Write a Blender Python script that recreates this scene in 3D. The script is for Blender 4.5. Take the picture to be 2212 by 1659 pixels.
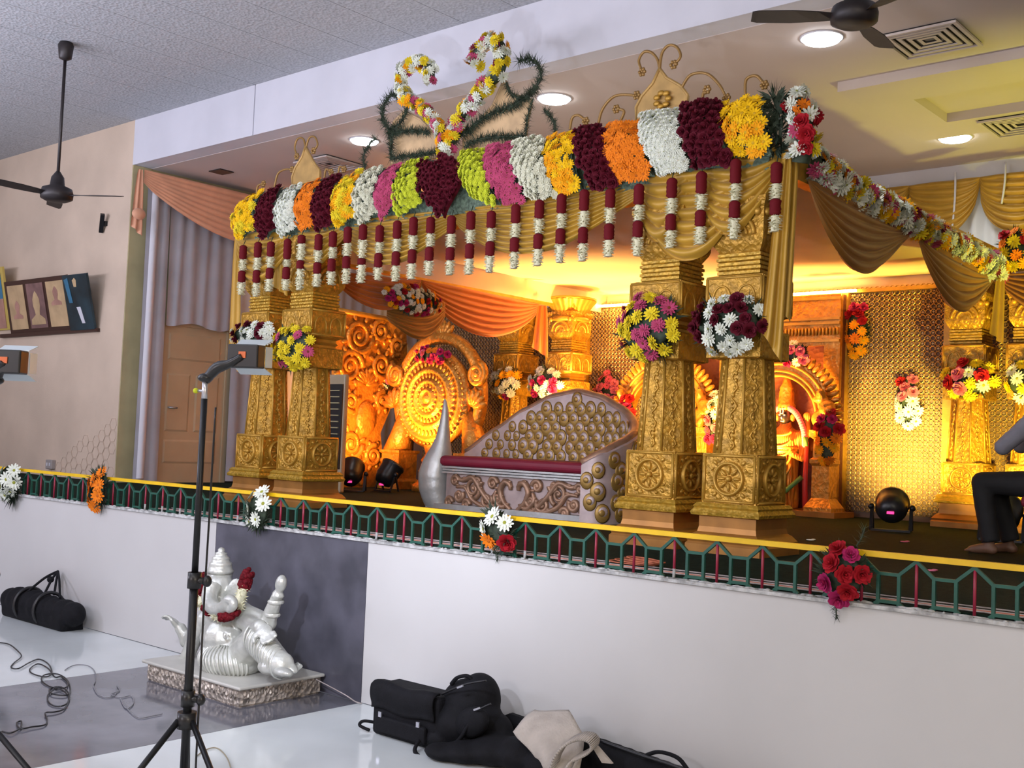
import bpy, bmesh, math, random
from math import sin, cos, pi, sqrt, atan2
from mathutils import Vector, Matrix, Quaternion, noise
random.seed(7)
for o in list(bpy.data.objects): bpy.data.objects.remove(o)
SC = bpy.context.scene
COL = SC.collection
V = Vector

# ------------------------------------------------------------------ camera
FPX = 2407.963
CAM = V((0.0, -5.0428, 1.75))
RGT = V((0.75799521, 0.65102669, 0.04009382))
DWN = V((-0.00390339, 0.06599553, -0.99781228))
FWD = V((-0.65224844, 0.75618043, 0.05256551))
cd = bpy.data.cameras.new('camera'); cam = bpy.data.objects.new('camera', cd); COL.objects.link(cam)
cd.sensor_fit = 'HORIZONTAL'; cd.sensor_width = 36.0; cd.lens = FPX / 2212 * 36.0
cd.clip_start = 0.05; cd.clip_end = 200
cam.matrix_world = Matrix(((RGT.x, -DWN.x, -FWD.x, CAM.x), (RGT.y, -DWN.y, -FWD.y, CAM.y), (RGT.z, -DWN.z, -FWD.z, CAM.z), (0, 0, 0, 1)))
SC.camera = cam

# ------------------------------------------------------------------ world, lights, exposure
SC.view_settings.view_transform = 'Standard'
SC.view_settings.look = 'None'
SC.view_settings.gamma = 1.0
SC.view_settings.use_curve_mapping = False
SC.view_settings.exposure = 0.0
wd = bpy.data.worlds.new('hall_air'); SC.world = wd; wd.use_nodes = True
wd.node_tree.nodes['Background'].inputs[0].default_value = (0.62, 0.64, 0.78, 1)
wd.node_tree.nodes['Background'].inputs[1].default_value = 0.13

def light(name, kind, loc, energy, color, target=None, **kw):
    d = bpy.data.lights.new(name, kind); d.energy = energy; d.color = color
    for k, v in kw.items(): setattr(d, k, v)
    o = bpy.data.objects.new(name, d); COL.objects.link(o); o.location = loc
    if target is not None:
        o.rotation_euler = (V(target) - V(loc)).to_track_quat('-Z', 'Y').to_euler()
    return o
# unseen fill rows added under the hall ceiling, behind and beside the camera
light('hall_fill_row', 'AREA', (-8.0, -5.0, 5.4), 120, (0.84, 0.86, 1.0), (-8.0, -4.0, 0), shape='RECTANGLE', size=8.0, size_y=0.4)
light('hall_fill_row', 'AREA', (-0.5, -6.0, 5.4), 90, (1.0, 0.97, 0.90), (-1.0, -4.5, 0), shape='RECTANGLE', size=7.0, size_y=0.4)
# upward fill light added out of view to brighten the hall ceiling
light('ceiling_fill_uplight', 'AREA', (-10.0, -4.6, 3.0), 400, (0.84, 0.85, 1.0), (-9.6, -3.0, 5.5), shape='RECTANGLE', size=9.0, size_y=0.4)
# point fills added behind the camera to even out the hall light
for lx, ly, lz, le, lc in ((-11.5, -6.5, 3.2, 430, (0.80, 0.80, 1.0)), (-4.0, -9.0, 3.2, 330, (0.92, 0.90, 1.0)), (2.6, -5.0, 3.0, 260, (1.0, 0.93, 0.80))):
    light('hall_fill_point', 'POINT', (lx, ly, lz), le, lc, shadow_soft_size=0.35)

# ------------------------------------------------------------------ helpers
def P(px, py, x=None, y=None, z=None):
    """point of the plane x=, y= or z= that the photograph shows at pixel (px, py)"""
    d = RGT * (px - 1106) + DWN * (py - 829.5) + FWD * FPX
    if x is not None: t = (x - CAM.x) / d.x
    elif y is not None: t = (y - CAM.y) / d.y
    else: t = (z - CAM.z) / d.z
    return CAM + d * t

def mat(name, col, rough=0.6, metal=0.0, var=0.0, vscale=8.0, bump=0.0, bscale=30.0, bkind='noise', spec=0.5, col2=None, sheen=0.0, coat=0.0, emit=None, estr=0.0, trans=0.0):
    m = bpy.data.materials.new(name); m.use_nodes = True
    nt = m.node_tree; b = nt.nodes['Principled BSDF']
    b.inputs['Base Color'].default_value = (*col, 1); b.inputs['Roughness'].default_value = rough
    b.inputs['Metallic'].default_value = metal; b.inputs['Specular IOR Level'].default_value = spec
    if sheen: b.inputs['Sheen Weight'].default_value = sheen
    if coat: b.inputs['Coat Weight'].default_value = coat
    if trans: b.inputs['Transmission Weight'].default_value = trans
    if emit:
        b.inputs['Emission Color'].default_value = (*emit, 1); b.inputs['Emission Strength'].default_value = estr
    tc = nt.nodes.new('ShaderNodeTexCoord')
    if var or col2:
        n = nt.nodes.new('ShaderNodeTexNoise'); n.inputs['Scale'].default_value = vscale; n.inputs['Detail'].default_value = 4
        nt.links.new(tc.outputs['Object'], n.inputs['Vector'])
        r = nt.nodes.new('ShaderNodeValToRGB')
        c2 = col2 or tuple(c * (1 - var) for c in col)
        r.color_ramp.elements[0].color = (*c2, 1); r.color_ramp.elements[0].position = 0.35
        r.color_ramp.elements[1].color = (*[min(1, c * (1 + var * .5)) for c in col], 1); r.color_ramp.elements[1].position = 0.65
        nt.links.new(n.outputs['Fac'], r.inputs['Fac']); nt.links.new(r.outputs['Color'], b.inputs['Base Color'])
    if bump:
        if bkind == 'noise':
            t = nt.nodes.new('ShaderNodeTexNoise'); t.inputs['Scale'].default_value = bscale; t.inputs['Detail'].default_value = 3; out = t.outputs['Fac']
            nt.links.new(tc.outputs['Object'], t.inputs['Vector'])
        elif bkind == 'carve':          # scrolled, foliage-like relief
            t0 = nt.nodes.new('ShaderNodeTexNoise'); t0.inputs['Scale'].default_value = bscale * .35; t0.inputs['Distortion'].default_value = 2.5
            nt.links.new(tc.outputs['Object'], t0.inputs['Vector'])
            mm = nt.nodes.new('ShaderNodeMath'); mm.operation = 'MULTIPLY'; mm.inputs[1].default_value = 9.0
            nt.links.new(t0.outputs['Fac'], mm.inputs[0])
            ss = nt.nodes.new('ShaderNodeMath'); ss.operation = 'SINE'; nt.links.new(mm.outputs[0], ss.inputs[0])
            t = nt.nodes.new('ShaderNodeTexVoronoi'); t.inputs['Scale'].default_value = bscale
            nt.links.new(tc.outputs['Object'], t.inputs['Vector'])
            ad = nt.nodes.new('ShaderNodeMath'); ad.operation = 'MULTIPLY_ADD'; ad.inputs[1].default_value = 0.35
            nt.links.new(ss.outputs[0], ad.inputs[0]); nt.links.new(t.outputs['Distance'], ad.inputs[2]); out = ad.outputs[0]
        elif bkind == 'cells':
            t = nt.nodes.new('ShaderNodeTexVoronoi'); t.inputs['Scale'].default_value = bscale; out = t.outputs['Distance']
            nt.links.new(tc.outputs['Object'], t.inputs['Vector'])
        else:                           # 'weave'
            t = nt.nodes.new('ShaderNodeTexWave'); t.inputs['Scale'].default_value = bscale; t.inputs['Distortion'].default_value = 1.0; out = t.outputs['Fac']
            nt.links.new(tc.outputs['Object'], t.inputs['Vector'])
        bp = nt.nodes.new('ShaderNodeBump'); bp.inputs['Strength'].default_value = bump; bp.inputs['Distance'].default_value = 0.02
        nt.links.new(out, bp.inputs['Height']); nt.links.new(bp.outputs['Normal'], b.inputs['Normal'])
    return m

class MB:
    """collects faces; build() links them as one mesh object"""
    def __init__(s): s.v = []; s.f = []; s.sm = []; s.mi = []
    def add(s, vs, fs, smooth=False, mi=0):
        n = len(s.v); s.v += [V(p) for p in vs]
        for f in fs: s.f.append([n + i for i in f]); s.sm.append(smooth); s.mi.append(mi)
        return s
    def box(s, a, b, rz=0, mi=0, rot=None):
        a, b = V(a), V(b); c = (a + b) / 2; h = (b - a) / 2
        R = rot if rot is not None else Matrix.Rotation(rz, 3, 'Z')
        vs = [c + R @ V((sx * h.x, sy * h.y, sz * h.z)) for sx in (-1, 1) for sy in (-1, 1) for sz in (-1, 1)]
        return s.add(vs, [(0, 1, 3, 2), (4, 6, 7, 5), (0, 4, 5, 1), (2, 3, 7, 6), (0, 2, 6, 4), (1, 5, 7, 3)], mi=mi)
    def bar(s, a, b, w=0.02, h=None, mi=0):
        a, b = V(a), V(b); h = h or w; d = b - a; L = d.length
        q = d.to_track_quat('X', 'Z').to_matrix(); c = (a + b) / 2
        return s.box(c - V((L / 2, w / 2, h / 2)), c + V((L / 2, w / 2, h / 2)), rot=q, mi=mi)
    def tube(s, pts, r, n=8, mi=0, cap=True):
        pts = [V(p) for p in pts]; m = len(pts)
        rs = r if isinstance(r, (list, tuple)) else [r] * m
        base = len(s.v); up = V((0, 0, 1)); prev = None
        for i in range(m):
            t = (pts[min(i + 1, m - 1)] - pts[max(i - 1, 0)]).normalized() if m > 1 else up
            if prev is None:
                u = t.orthogonal().normalized()
            else:
                u = (prev - t * prev.dot(t)); u = u.normalized() if u.length > 1e-6 else t.orthogonal().normalized()
            prev = u; w = t.cross(u)
            for k in range(n):
                a = 2 * pi * k / n; s.v.append(pts[i] + (u * cos(a) + w * sin(a)) * rs[i])
        for i in range(m - 1):
            for k in range(n):
                s.f.append([base + i * n + k, base + i * n + (k + 1) % n, base + (i + 1) * n + (k + 1) % n, base + (i + 1) * n + k]); s.sm.append(True); s.mi.append(mi)
        if cap:
            s.f.append([base + k for k in range(n)][::-1]); s.sm.append(False); s.mi.append(mi)
            s.f.append([base + (m - 1) * n + k for k in range(n)]); s.sm.append(False); s.mi.append(mi)
        return s
    def lathe(s, prof, n=24, c=(0, 0, 0), rot=None, mi=0, smooth=True, phase=0.0, cap=True):
        c = V(c); R = rot or Matrix.Identity(3); base = len(s.v)
        for r, z in prof:
            for k in range(n):
                a = 2 * pi * k / n + phase; s.v.append(c + R @ V((r * cos(a), r * sin(a), z)))
        for i in range(len(prof) - 1):
            for k in range(n):
                s.f.append([base + i * n + k, base + i * n + (k + 1) % n, base + (i + 1) * n + (k + 1) % n, base + (i + 1) * n + k]); s.sm.append(smooth); s.mi.append(mi)
        if cap:
            s.f.append([base + k for k in range(n)][::-1]); s.sm.append(False); s.mi.append(mi)
            e = base + (len(prof) - 1) * n
            s.f.append([e + k for k in range(n)]); s.sm.append(False); s.mi.append(mi)
        return s
    def ell(s, c, r, rot=None, n=12, m=8, mi=0):
        c = V(c); R = rot or Matrix.Identity(3); base = len(s.v)
        r = V(r) if not isinstance(r, (int, float)) else V((r, r, r))
        for i in range(1, m):
            t = pi * i / m
            for k in range(n):
                a = 2 * pi * k / n; s.v.append(c + R @ V((r.x * sin(t) * cos(a), r.y * sin(t) * sin(a), r.z * cos(t))))
        top = len(s.v); s.v.append(c + R @ V((0, 0, r.z))); s.v.append(c + R @ V((0, 0, -r.z)))
        for i in range(m - 2):
            for k in range(n):
                s.f.append([base + i * n + k, base + (i + 1) * n + k, base + (i + 1) * n + (k + 1) % n, base + i * n + (k + 1) % n]); s.sm.append(True); s.mi.append(mi)
        for k in range(n):
            s.f.append([top, base + k, base + (k + 1) % n]); s.sm.append(True); s.mi.append(mi)
            s.f.append([top + 1, base + (m - 2) * n + (k + 1) % n, base + (m - 2) * n + k]); s.sm.append(True); s.mi.append(mi)
        return s
    def grid(s, fn, nu, nv, smooth=True, mi=0):
        base = len(s.v)
        for i in range(nu + 1):
            for j in range(nv + 1): s.v.append(V(fn(i / nu, j / nv)))
        for i in range(nu):
            for j in range(nv):
                a = base + i * (nv + 1) + j
                s.f.append([a, a + nv + 1, a + nv + 2, a + 1]); s.sm.append(smooth); s.mi.append(mi)
        return s
    def prism(s, poly, n, depth, mi=0):
        """closed planar outline (list of 3D points) given thickness along n"""
        m = len(poly); off = V(n).normalized() * depth
        vs = [V(p) for p in poly] + [V(p) + off for p in poly]
        fs = [list(range(m)), list(range(2 * m - 1, m - 1, -1))] + [[(i + 1) % m, i, m + i, m + (i + 1) % m] for i in range(m)]
        return s.add(vs, fs, mi=mi)
    def mesh(s, name, origin=V((0, 0, 0))):
        me = bpy.data.meshes.new(name)
        me.from_pydata([tuple(p - origin) for p in s.v], [], s.f)
        me.polygons.foreach_set('use_smooth', s.sm); me.polygons.foreach_set('material_index', s.mi); me.update()
        return me
    def build(s, name, m, parent=None, origin=None):
        o0 = WLOC[parent.name] if parent is not None else V(origin) if origin is not None else V((0, 0, 0))
        me = s.mesh(name, o0)
        for mm in (m if isinstance(m, (list, tuple)) else [m]): me.materials.append(mm)
        o = bpy.data.objects.new(name, me); COL.objects.link(o)
        if parent is not None: o.parent = parent; WLOC[o.name] = o0
        else: o.location = o0; WLOC[o.name] = V(o0)
        return o
WLOC = {}
def tag(o, label=None, cat=None, group=None, kind=None):
    if label: o['label'] = label
    if cat: o['category'] = cat
    if group: o['group'] = group
    if kind: o['kind'] = kind
    return o
def thing(name, loc, label, cat, group=None, kind=None):
    o = bpy.data.objects.new(name, None); COL.objects.link(o); o.location = loc; o.empty_display_size = 0.1
    WLOC[o.name] = V(loc)
    return tag(o, label, cat, group, kind)
def struct(name, mb, m, parent=None):
    o = mb.build(name, m, parent)
    if parent is None: o['kind'] = 'structure'
    return o
def inst(name, me, parent, loc, rot=None, scale=1.0):
    o = bpy.data.objects.new(name, me); COL.objects.link(o); o.parent = parent
    o.location = V(loc) - WLOC[parent.name]
    if rot is not None: o.rotation_mode = 'QUATERNION'; o.rotation_quaternion = rot
    o.scale = (scale,) * 3 if isinstance(scale, (int, float)) else scale
    return o
def copy_tree(o, loc, label=None, rz=0.0):
    """a copy of a thing with copies of its parts and sub-parts, at loc"""
    def rec(a, par):
        c = a.copy(); COL.objects.link(c); c.parent = par; WLOC[c.name] = WLOC[a.name]
        for ch in list(a.children): rec(ch, c)
        return c
    r = rec(o, None); r.location = loc; r.rotation_euler = (0, 0, rz); WLOC[r.name] = V(loc)
    if label: r['label'] = label
    return r
def remesh(o, vox=0.012, smooth=4):
    m = o.modifiers.new('fuse', 'REMESH'); m.mode = 'VOXEL'; m.voxel_size = vox; m.use_smooth_shade = True
    if smooth:
        k = o.modifiers.new('soft', 'SMOOTH'); k.iterations = smooth; k.factor = 0.5
    return o
def bevel(o, w=0.01, seg=2):
    m = o.modifiers.new('edge', 'BEVEL'); m.width = w; m.segments = seg; m.limit_method = 'ANGLE'
    return o
def qn(n, spin=0.0):
    """quaternion turning +Z to n"""
    return V(n).normalized().to_track_quat('Z', 'Y') @ Quaternion((0, 0, 1), spin)
def lerp(a, b, t): return V(a) * (1 - t) + V(b) * t
def cat_pts(pts, n=8):
    """smooth curve through pts"""
    pts = [V(p) for p in pts]; out = []
    for i in range(len(pts) - 1):
        p0 = pts[max(i - 1, 0)]; p1 = pts[i]; p2 = pts[i + 1]; p3 = pts[min(i + 2, len(pts) - 1)]
        for k in range(n):
            t = k / n; t2 = t * t; t3 = t2 * t
            out.append(0.5 * ((2 * p1) + (p2 - p0) * t + (2 * p0 - 5 * p1 + 4 * p2 - p3) * t2 + (3 * p1 - p0 - 3 * p2 + p3) * t3))
    out.append(pts[-1]); return out

# ------------------------------------------------------------------ materials
M = {}
M['gold'] = mat('carved_gold', (0.46, 0.245, 0.026), 0.42, 0.42, var=0.3, vscale=14, bump=0.45, bscale=30, bkind='carve')
M['goldp'] = mat('plain_gold_paint', (0.50, 0.275, 0.038), 0.42, 0.42, var=0.2, vscale=9, bump=0.1, bscale=40)
M['goldbead'] = mat('beaded_gold', (0.48, 0.28, 0.03), 0.4, 0.42, var=0.2, vscale=30, bump=0.35, bscale=38, bkind='cells')
M['copper'] = mat('copper_gold_plinth', (0.37, 0.165, 0.035), 0.4, 0.45, var=0.2, vscale=6)
M['lattice'] = mat('lattice_gold', (0.52, 0.35, 0.15), 0.4, 0.5, var=0.15, vscale=5)
M['lattback'] = mat('lattice_backing', (0.16, 0.10, 0.075), 0.7, 0.1, var=0.2, vscale=3)
M['clothgold'] = mat('gold_satin', (0.44, 0.245, 0.018), 0.45, 0.1, var=0.12, vscale=4, sheen=0.15)
M['clothbrown'] = mat('bronze_satin', (0.30, 0.125, 0.016), 0.5, 0.1, var=0.15, vscale=4, sheen=0.1)
M['clothorange'] = mat('orange_satin', (0.52, 0.14, 0.015), 0.5, 0.0, var=0.12, vscale=4, sheen=0.3)
M['clothpeach'] = mat('peach_cloth', (0.72, 0.36, 0.22), 0.7, 0.0, var=0.1, vscale=5, sheen=0.3)
M['roof'] = mat('cream_roof_cloth', (0.82, 0.66, 0.50), 0.85, 0, var=0.06, vscale=2)
M['greycurtain'] = mat('grey_curtain', (0.36, 0.36, 0.40), 0.85, 0, var=0.12, vscale=2, sheen=0.2)
M['whitecurtain'] = mat('white_curtain', (0.80, 0.85, 0.90), 0.8, 0, var=0.06, vscale=2)
M['white'] = mat('white_paint', (0.60, 0.60, 0.66), 0.6, 0, var=0.05, vscale=2)
M['cream'] = mat('cream_plaster', (0.60, 0.475, 0.37), 0.8, 0, var=0.1, vscale=1.3, bump=0.08, bscale=60)
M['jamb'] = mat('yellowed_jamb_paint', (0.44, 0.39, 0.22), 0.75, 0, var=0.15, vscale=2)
M['soffit'] = mat('soffit_paint', (0.55, 0.48, 0.455), 0.8, 0, var=0.04, vscale=1)
M['ceil'] = mat('hall_ceiling_board', (0.42, 0.43, 0.46), 0.9, 0, var=0.12, vscale=26, bump=0.35, bscale=34, bkind='cells')
M['wallwhite'] = mat('white_stage_facing', (0.53, 0.52, 0.51), 0.35, 0, var=0.04, vscale=1.2)
M['granite'] = mat('dark_grey_granite', (0.085, 0.083, 0.105), 0.3, 0, var=0.4, vscale=3, col2=(0.05, 0.05, 0.064))
M['chip'] = mat('chipped_plaster', (0.44, 0.44, 0.43), 0.9, 0, var=0.4, vscale=18, bump=0.6, bscale=40)
M['carpet'] = mat('dark_green_carpet', (0.009, 0.020, 0.014), 0.95, 0, var=0.35, vscale=30, bump=0.3, bscale=150, spec=0.08)
M['black'] = mat('black_nylon', (0.004, 0.004, 0.006), 0.8, 0, var=0.3, vscale=20, bump=0.15, bscale=120, spec=0.25)
M['blackpl'] = mat('black_plastic', (0.012, 0.012, 0.014), 0.35, 0)
M['blackmetal'] = mat('black_metal', (0.012, 0.013, 0.016), 0.4, 0.3)
M['greymetal'] = mat('bare_metal', (0.55, 0.56, 0.62), 0.3, 0.8)
M['green'] = mat('green_enamel', (0.008, 0.075, 0.05), 0.45, 0, var=0.2, vscale=20)
M['redpost'] = mat('maroon_enamel', (0.27, 0.012, 0.04), 0.4, 0)
M['yellow'] = mat('yellow_enamel', (0.75, 0.46, 0.005), 0.4, 0, var=0.12, vscale=6)
M['leaf'] = mat('fern_green', (0.028, 0.046, 0.024), 0.7, 0, var=0.5, vscale=25)
M['gyp'] = mat('grey_green_filler', (0.12, 0.17, 0.12), 0.9, 0, var=0.5, vscale=40)
M['silver'] = mat('silver_paint', (0.50, 0.50, 0.48), 0.38, 0.45, var=0.15, vscale=6, bump=0.1, bscale=40)
M['pearl'] = mat('pearl_white_paint', (0.56, 0.57, 0.52), 0.32, 0.3, var=0.22, vscale=7, bump=0.2, bscale=35)
M['cushion'] = mat('maroon_satin', (0.19, 0.006, 0.025), 0.55, 0, var=0.15, vscale=5)
M['warmwhite'] = mat('warm_cove_lamp', (1, 0.8, 0.4), 0.5, emit=(1.0, 0.62, 0.16), estr=45)
# ================================================================== the setting
S = 1.081           # stage floor
RAILZ = 1.303
YF = 2.07           # plane of the proscenium beam and of the cream wall
ZS = 4.955          # stage soffit
ZC = 5.51           # hall ceiling
XL = -12.4          # left wall of the stage recess
YB = 6.9            # lattice wall
M['marble'] = mat('polished_white_marble', (0.66, 0.70, 0.70), 0.09, 0, var=0.10, vscale=1.1, spec=0.5)
M['band'] = mat('polished_grey_granite', (0.16, 0.16, 0.185), 0.1, 0, var=0.3, vscale=2.2, spec=0.5)
fl = struct('floor', MB().box((-19, -11, -0.2), (4, 0.0, -0.03)), M['marble'])
struct('marble_slab', MB().box((-19, -11, -0.03), (-7.395, 0.0, 0.0)), M['marble'], fl)
struct('granite_band', MB().box((-7.39, -11, -0.03), (-5.56, 0.0, 0.0)), M['band'], fl)
struct('marble_slab', MB().box((-5.555, -11, -0.03), (4, 0.0, 0.0)), M['marble'], fl)

# stage front wall: white facing, grey granite panel, white facing, chipped ledge above
wf = struct('wall_stage_front', MB().box((-19, 0.03, 0), (4, 0.2, S - 0.012)), M['wallwhite'])
struct('facing_panel', MB().box((-19, 0, 0.004), (-7.275, 0.03, 1.055)), M['wallwhite'], wf)
struct('granite_panel', MB().box((-7.27, 0, 0.004), (-5.555, 0.03, 1.055)), M['granite'], wf)
struct('facing_panel', MB().box((-5.55, 0, 0.004), (4, 0.03, 1.055)), M['wallwhite'], wf)
lg = MB(); lg.box((-19, -0.02, 1.055), (4, 0.09, 1.072))
random.seed(3)
for i in range(420):        # crumbs of plaster along the ledge
    x = random.uniform(-14.6, -1.4); w = random.uniform(0.008, 0.05)
    lg.ell((x, random.uniform(-0.012, 0.03), 1.073), (w, random.uniform(0.005, 0.012), random.uniform(0.003, 0.010)), n=6, m=4)
struct('ledge', lg, M['chip'], wf)
struct('floor_stage', MB().box((-19, 0.05, S - 0.4), (4, 7.4, S)), M['carpet'])

# cream wall to the left, flush with the beam
cw = struct('wall_left', MB().box((-20, YF, S), (XL, YF + 0.25, ZC)), M['cream'])
hx = MB(); hr = .085       # outlines left by old hexagonal tiles
for i in range(-2, 16):
    for j in range(-2, 14):
        c_ = V((-14.15 + i * hr * 1.5, YF - .002, 1.12 + (j + (i % 2) * .5) * hr * 1.732)); f_ = (c_.x + 14.15) / 1.75
        if not (0 < f_ < 1 and 1.10 < c_.z < 1.10 + .85 * f_ and c_.x < XL - .09) or (i * 7 + j * 5) % 6 == 0: continue
        ps = [c_ + V((hr * .92 * cos(k * pi / 3), 0, hr * .92 * sin(k * pi / 3))) for k in range(7)]; hx.tube(ps, .003, 4, cap=False)
hx_ = struct('hex_tile_marks', hx, mat('pink_brown_mortar', (0.53, 0.41, 0.32), 0.9), cw); hx_['kind'] = 'stuff'
M['skirt'] = mat('dark_brown_skirting', (0.06, 0.035, 0.025), 0.6)
struct('baseboard_left', MB().box((XL, YF + 0.26, S), (XL + 0.02, 2.53, S + 0.11)), M['skirt']); struct('baseboard_rear', MB().box((XL, 3.61, S), (XL + 0.02, 6.85, S + 0.11)), M['skirt'])
# left wall of the recess with its yellowed jamb
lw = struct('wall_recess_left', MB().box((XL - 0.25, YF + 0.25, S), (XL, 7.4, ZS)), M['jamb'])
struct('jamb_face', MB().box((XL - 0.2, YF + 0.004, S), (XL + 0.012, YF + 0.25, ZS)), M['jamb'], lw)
wb = struct('wall_back', MB().box((XL - 0.25, 7.3, S), (4, 7.5, ZS)), M['soffit'])
struct('trim_1', MB().box((XL, 7.12, ZS - 0.16), (4, 7.3, ZS)), M['white'])       # pelmet ledge at the back
# beam above the stage opening
bm = struct('trim_2', MB().box((XL, YF + 0.02, ZS + 0.004), (4, YF + 0.25, ZC)), M['white'])
for a, b in ((XL, -9.985), (-9.968, -3.2), (-3.19, 4)):
    struct('fascia_panel', MB().box((a, YF, ZS), (b, YF + 0.02, ZC)), M['white'], bm)
struct('ceiling_stage', MB().box((XL, YF + 0.25, ZS), (4, 7.5, ZS + 0.1)), M['soffit'])
ce = struct('ceiling', MB().box((-20, -11, ZC + 0.02), (4, YF + 0.3, ZC + 0.15)), M['ceil'])
x = -9.975 - 0.62 * 12
while x < 3:
    struct('ceiling_board', MB().box((x + 0.003, -11, ZC), (x + 0.617, YF, ZC + 0.02)), M['ceil'], ce)
    x += 0.62
struct('wall_hall_right', MB().box((4, -11, 0), (4.2, 7.5, ZC)), M['cream'])
struct('wall_hall_back', MB().box((-20, -11.2, 0), (4.2, -11, ZC)), M['cream'])
struct('wall_hall_left', MB().box((-20.2, -11, 0), (-20, YF, ZC)), M['cream'])

# dropped ceiling frame over the right of the stage
df = MB()
x0, x1, y0, y1, z0 = -4.12, -1.4, 3.86, 5.72, ZS - 0.085
for a, b in (((x0, y0, z0), (x1, y0 + 0.55, ZS)), ((x0, y1 - 0.5, z0), (x1, y1, ZS)), ((x0, y0 + 0.55, z0), (x0 + 0.45, y1 - 0.5, ZS)), ((x1 - 0.45, y0 + 0.55, z0), (x1, y1 - 0.5, ZS))):
    df.box(a, b)
struct('trim_3', df, M['soffit'])

# door and grey curtain of the recess
M['door'] = mat('cream_door_paint', (0.42, 0.33, 0.21), 0.45, 0, var=0.08, vscale=2)
dx = XL + 0.012
dr = struct('door_1', MB().box((XL, 2.60, S), (XL + 0.035, 3.53, 3.05)), M['door'])
def dpan(y0, y1, z0, z1):
    struct('door_panel', bevel_mb(y0, y1, z0, z1), M['door'], dr)
def bevel_mb(y0, y1, z0, z1):
    m = MB(); b = XL + 0.035; t = XL + 0.045; i = 0.025
    o = [(b, y0, z0), (b, y1, z0), (b, y1, z1), (b, y0, z1)]; q = [(t, y0 + i, z0 + i), (t, y1 - i, z0 + i), (t, y1 - i, z1 - i), (t, y0 + i, z1 - i)]
    return m.add(o + q, [(4, 5, 6, 7), (0, 1, 5, 4), (1, 2, 6, 5), (2, 3, 7, 6), (3, 0, 4, 7)])
for a in ((2.68, 3.45, 2.62, 2.96), (2.68, 3.02, 1.72, 2.45), (3.10, 3.45, 1.72, 2.45), (2.68, 3.45, 1.32, 1.62)): dpan(*a)
fr = MB()
for a, b in (((XL, 2.54, S), (XL + 0.06, 2.60, 3.11)), ((XL, 3.53, S), (XL + 0.06, 3.60, 3.11)), ((XL, 2.60, 3.05), (XL + 0.06, 3.53, 3.11))): fr.box(a, b)
struct('door_frame', fr, M['door'], dr)
hd = MB(); hd.tube([(XL + 0.035, 2.72, 2.02), (XL + 0.09, 2.72, 2.02), (XL + 0.09, 2.82, 2.02)], 0.012)
struct('handle', hd, M['greymetal'], dr)

def pleats(y0, y1, z0, z1, x, amp=0.015, pitch=0.19, hem=0.0):
    n = max(8, int((y1 - y0) / pitch * 8)); m = MB()
    def fn(u, v):
        y = y0 + (y1 - y0) * u; ph = y / pitch * 2 * pi
        a = amp * (0.75 + 0.25 * v) * (sin(ph) + 0.3 * sin(ph * .47 + 1))
        return (x + a, y + 0.012 * sin(ph * .5 + v * 3), z1 - (z1 - z0 - hem * sin(y * 9)) * v)
    m.grid(fn, n, 10); return m
cu = thing('stage_curtain', (XL + 0.12, 2.3, S), 'grey pleated curtain along the left wall of the stage beside the door', 'curtain')
pleats(2.24, 2.56, S + 0.02, 4.86, XL + 0.12).build('curtain_panel', M['greycurtain'], cu)
pleats(2.56, 3.58, 3.06, 4.86, XL + 0.13, hem=0.03).build('curtain_panel', M['greycurtain'], cu)
pleats(3.58, 6.9, S + 0.02, 4.86, XL + 0.12).build('curtain_panel', M['greycurtain'], cu)
MB().tube([(XL + 0.12, 2.2, 4.87), (XL + 0.12, 6.9, 4.87)], 0.018).build('curtain_rail', M['jamb'], cu)
pl = MB()
def wp(u, v):
    y = 2.24 + 0.10 * u; return (XL + 0.20 + 0.03 * sin(u * pi), y, 4.84 - 3.7 * v)
pl.grid(wp, 6, 8); pl.build('lit_pleat_strip', M['white'], cu)  # white strip: light on the first curtain pleat, put into the colour

# ---- cloth swags
def swag(name, A, B, dip, nrm, mat_, parent=None, folds=7, amp=0.035, top=0.03, skew=0.0, origin=None, nu=28, nv=40, topd=0.0, end=0.10, pw=0.8):
    """cloth hung from A to B, sagging by dip, folds running along the sag"""
    A, B, nrm = V(A), V(B), V(nrm).normalized(); m = MB()
    def fn(u, v):
        uu = min(max(u + skew * u * (1 - u), 0), 1)
        c = 4 * uu * (1 - uu); c = c ** pw
        p = lerp(A, B, u); w = c * amp * (1.0 + .6 * v)
        d = topd * c + (top + dip * c - topd * c) * v + end * abs(2 * u - 1) ** 6 * v
        f = abs(sin(v * folds * pi + 0.5 * sin(u * 5))) ** 0.6
        return p + V((0, 0, -d)) + nrm * (w * f + 0.07 * c * v ** .5)
    m.grid(fn, nu, nv)
    if parent is None: return m.build(name, mat_, None, origin if origin is not None else A)
    return m.build(name, mat_, parent)
def tail(name, top, bottom, w0, w1, nrm, mat_, parent=None, folds=4, amp=0.03, cut=0.12):
    """narrow hanging length of cloth"""
    top, bottom, nrm = V(top), V(bottom), V(nrm).normalized(); side = nrm.cross(V((0, 0, 1))).normalized(); m = MB()
    def fn(u, v):
        w = (w0 + (w1 - w0) * v ** .6) * (u - .5)
        p = lerp(top, bottom, v) + side * w + nrm * amp * sin(u * folds * 2 * pi) * (0.5 + .5 * v)
        p.z += cut * (u - .2) * v ** 6
        return p
    m.grid(fn, folds * 7, 16)
    if parent is None: return m.build(name, mat_, None, top)
    return m.build(name, mat_, parent)

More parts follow.
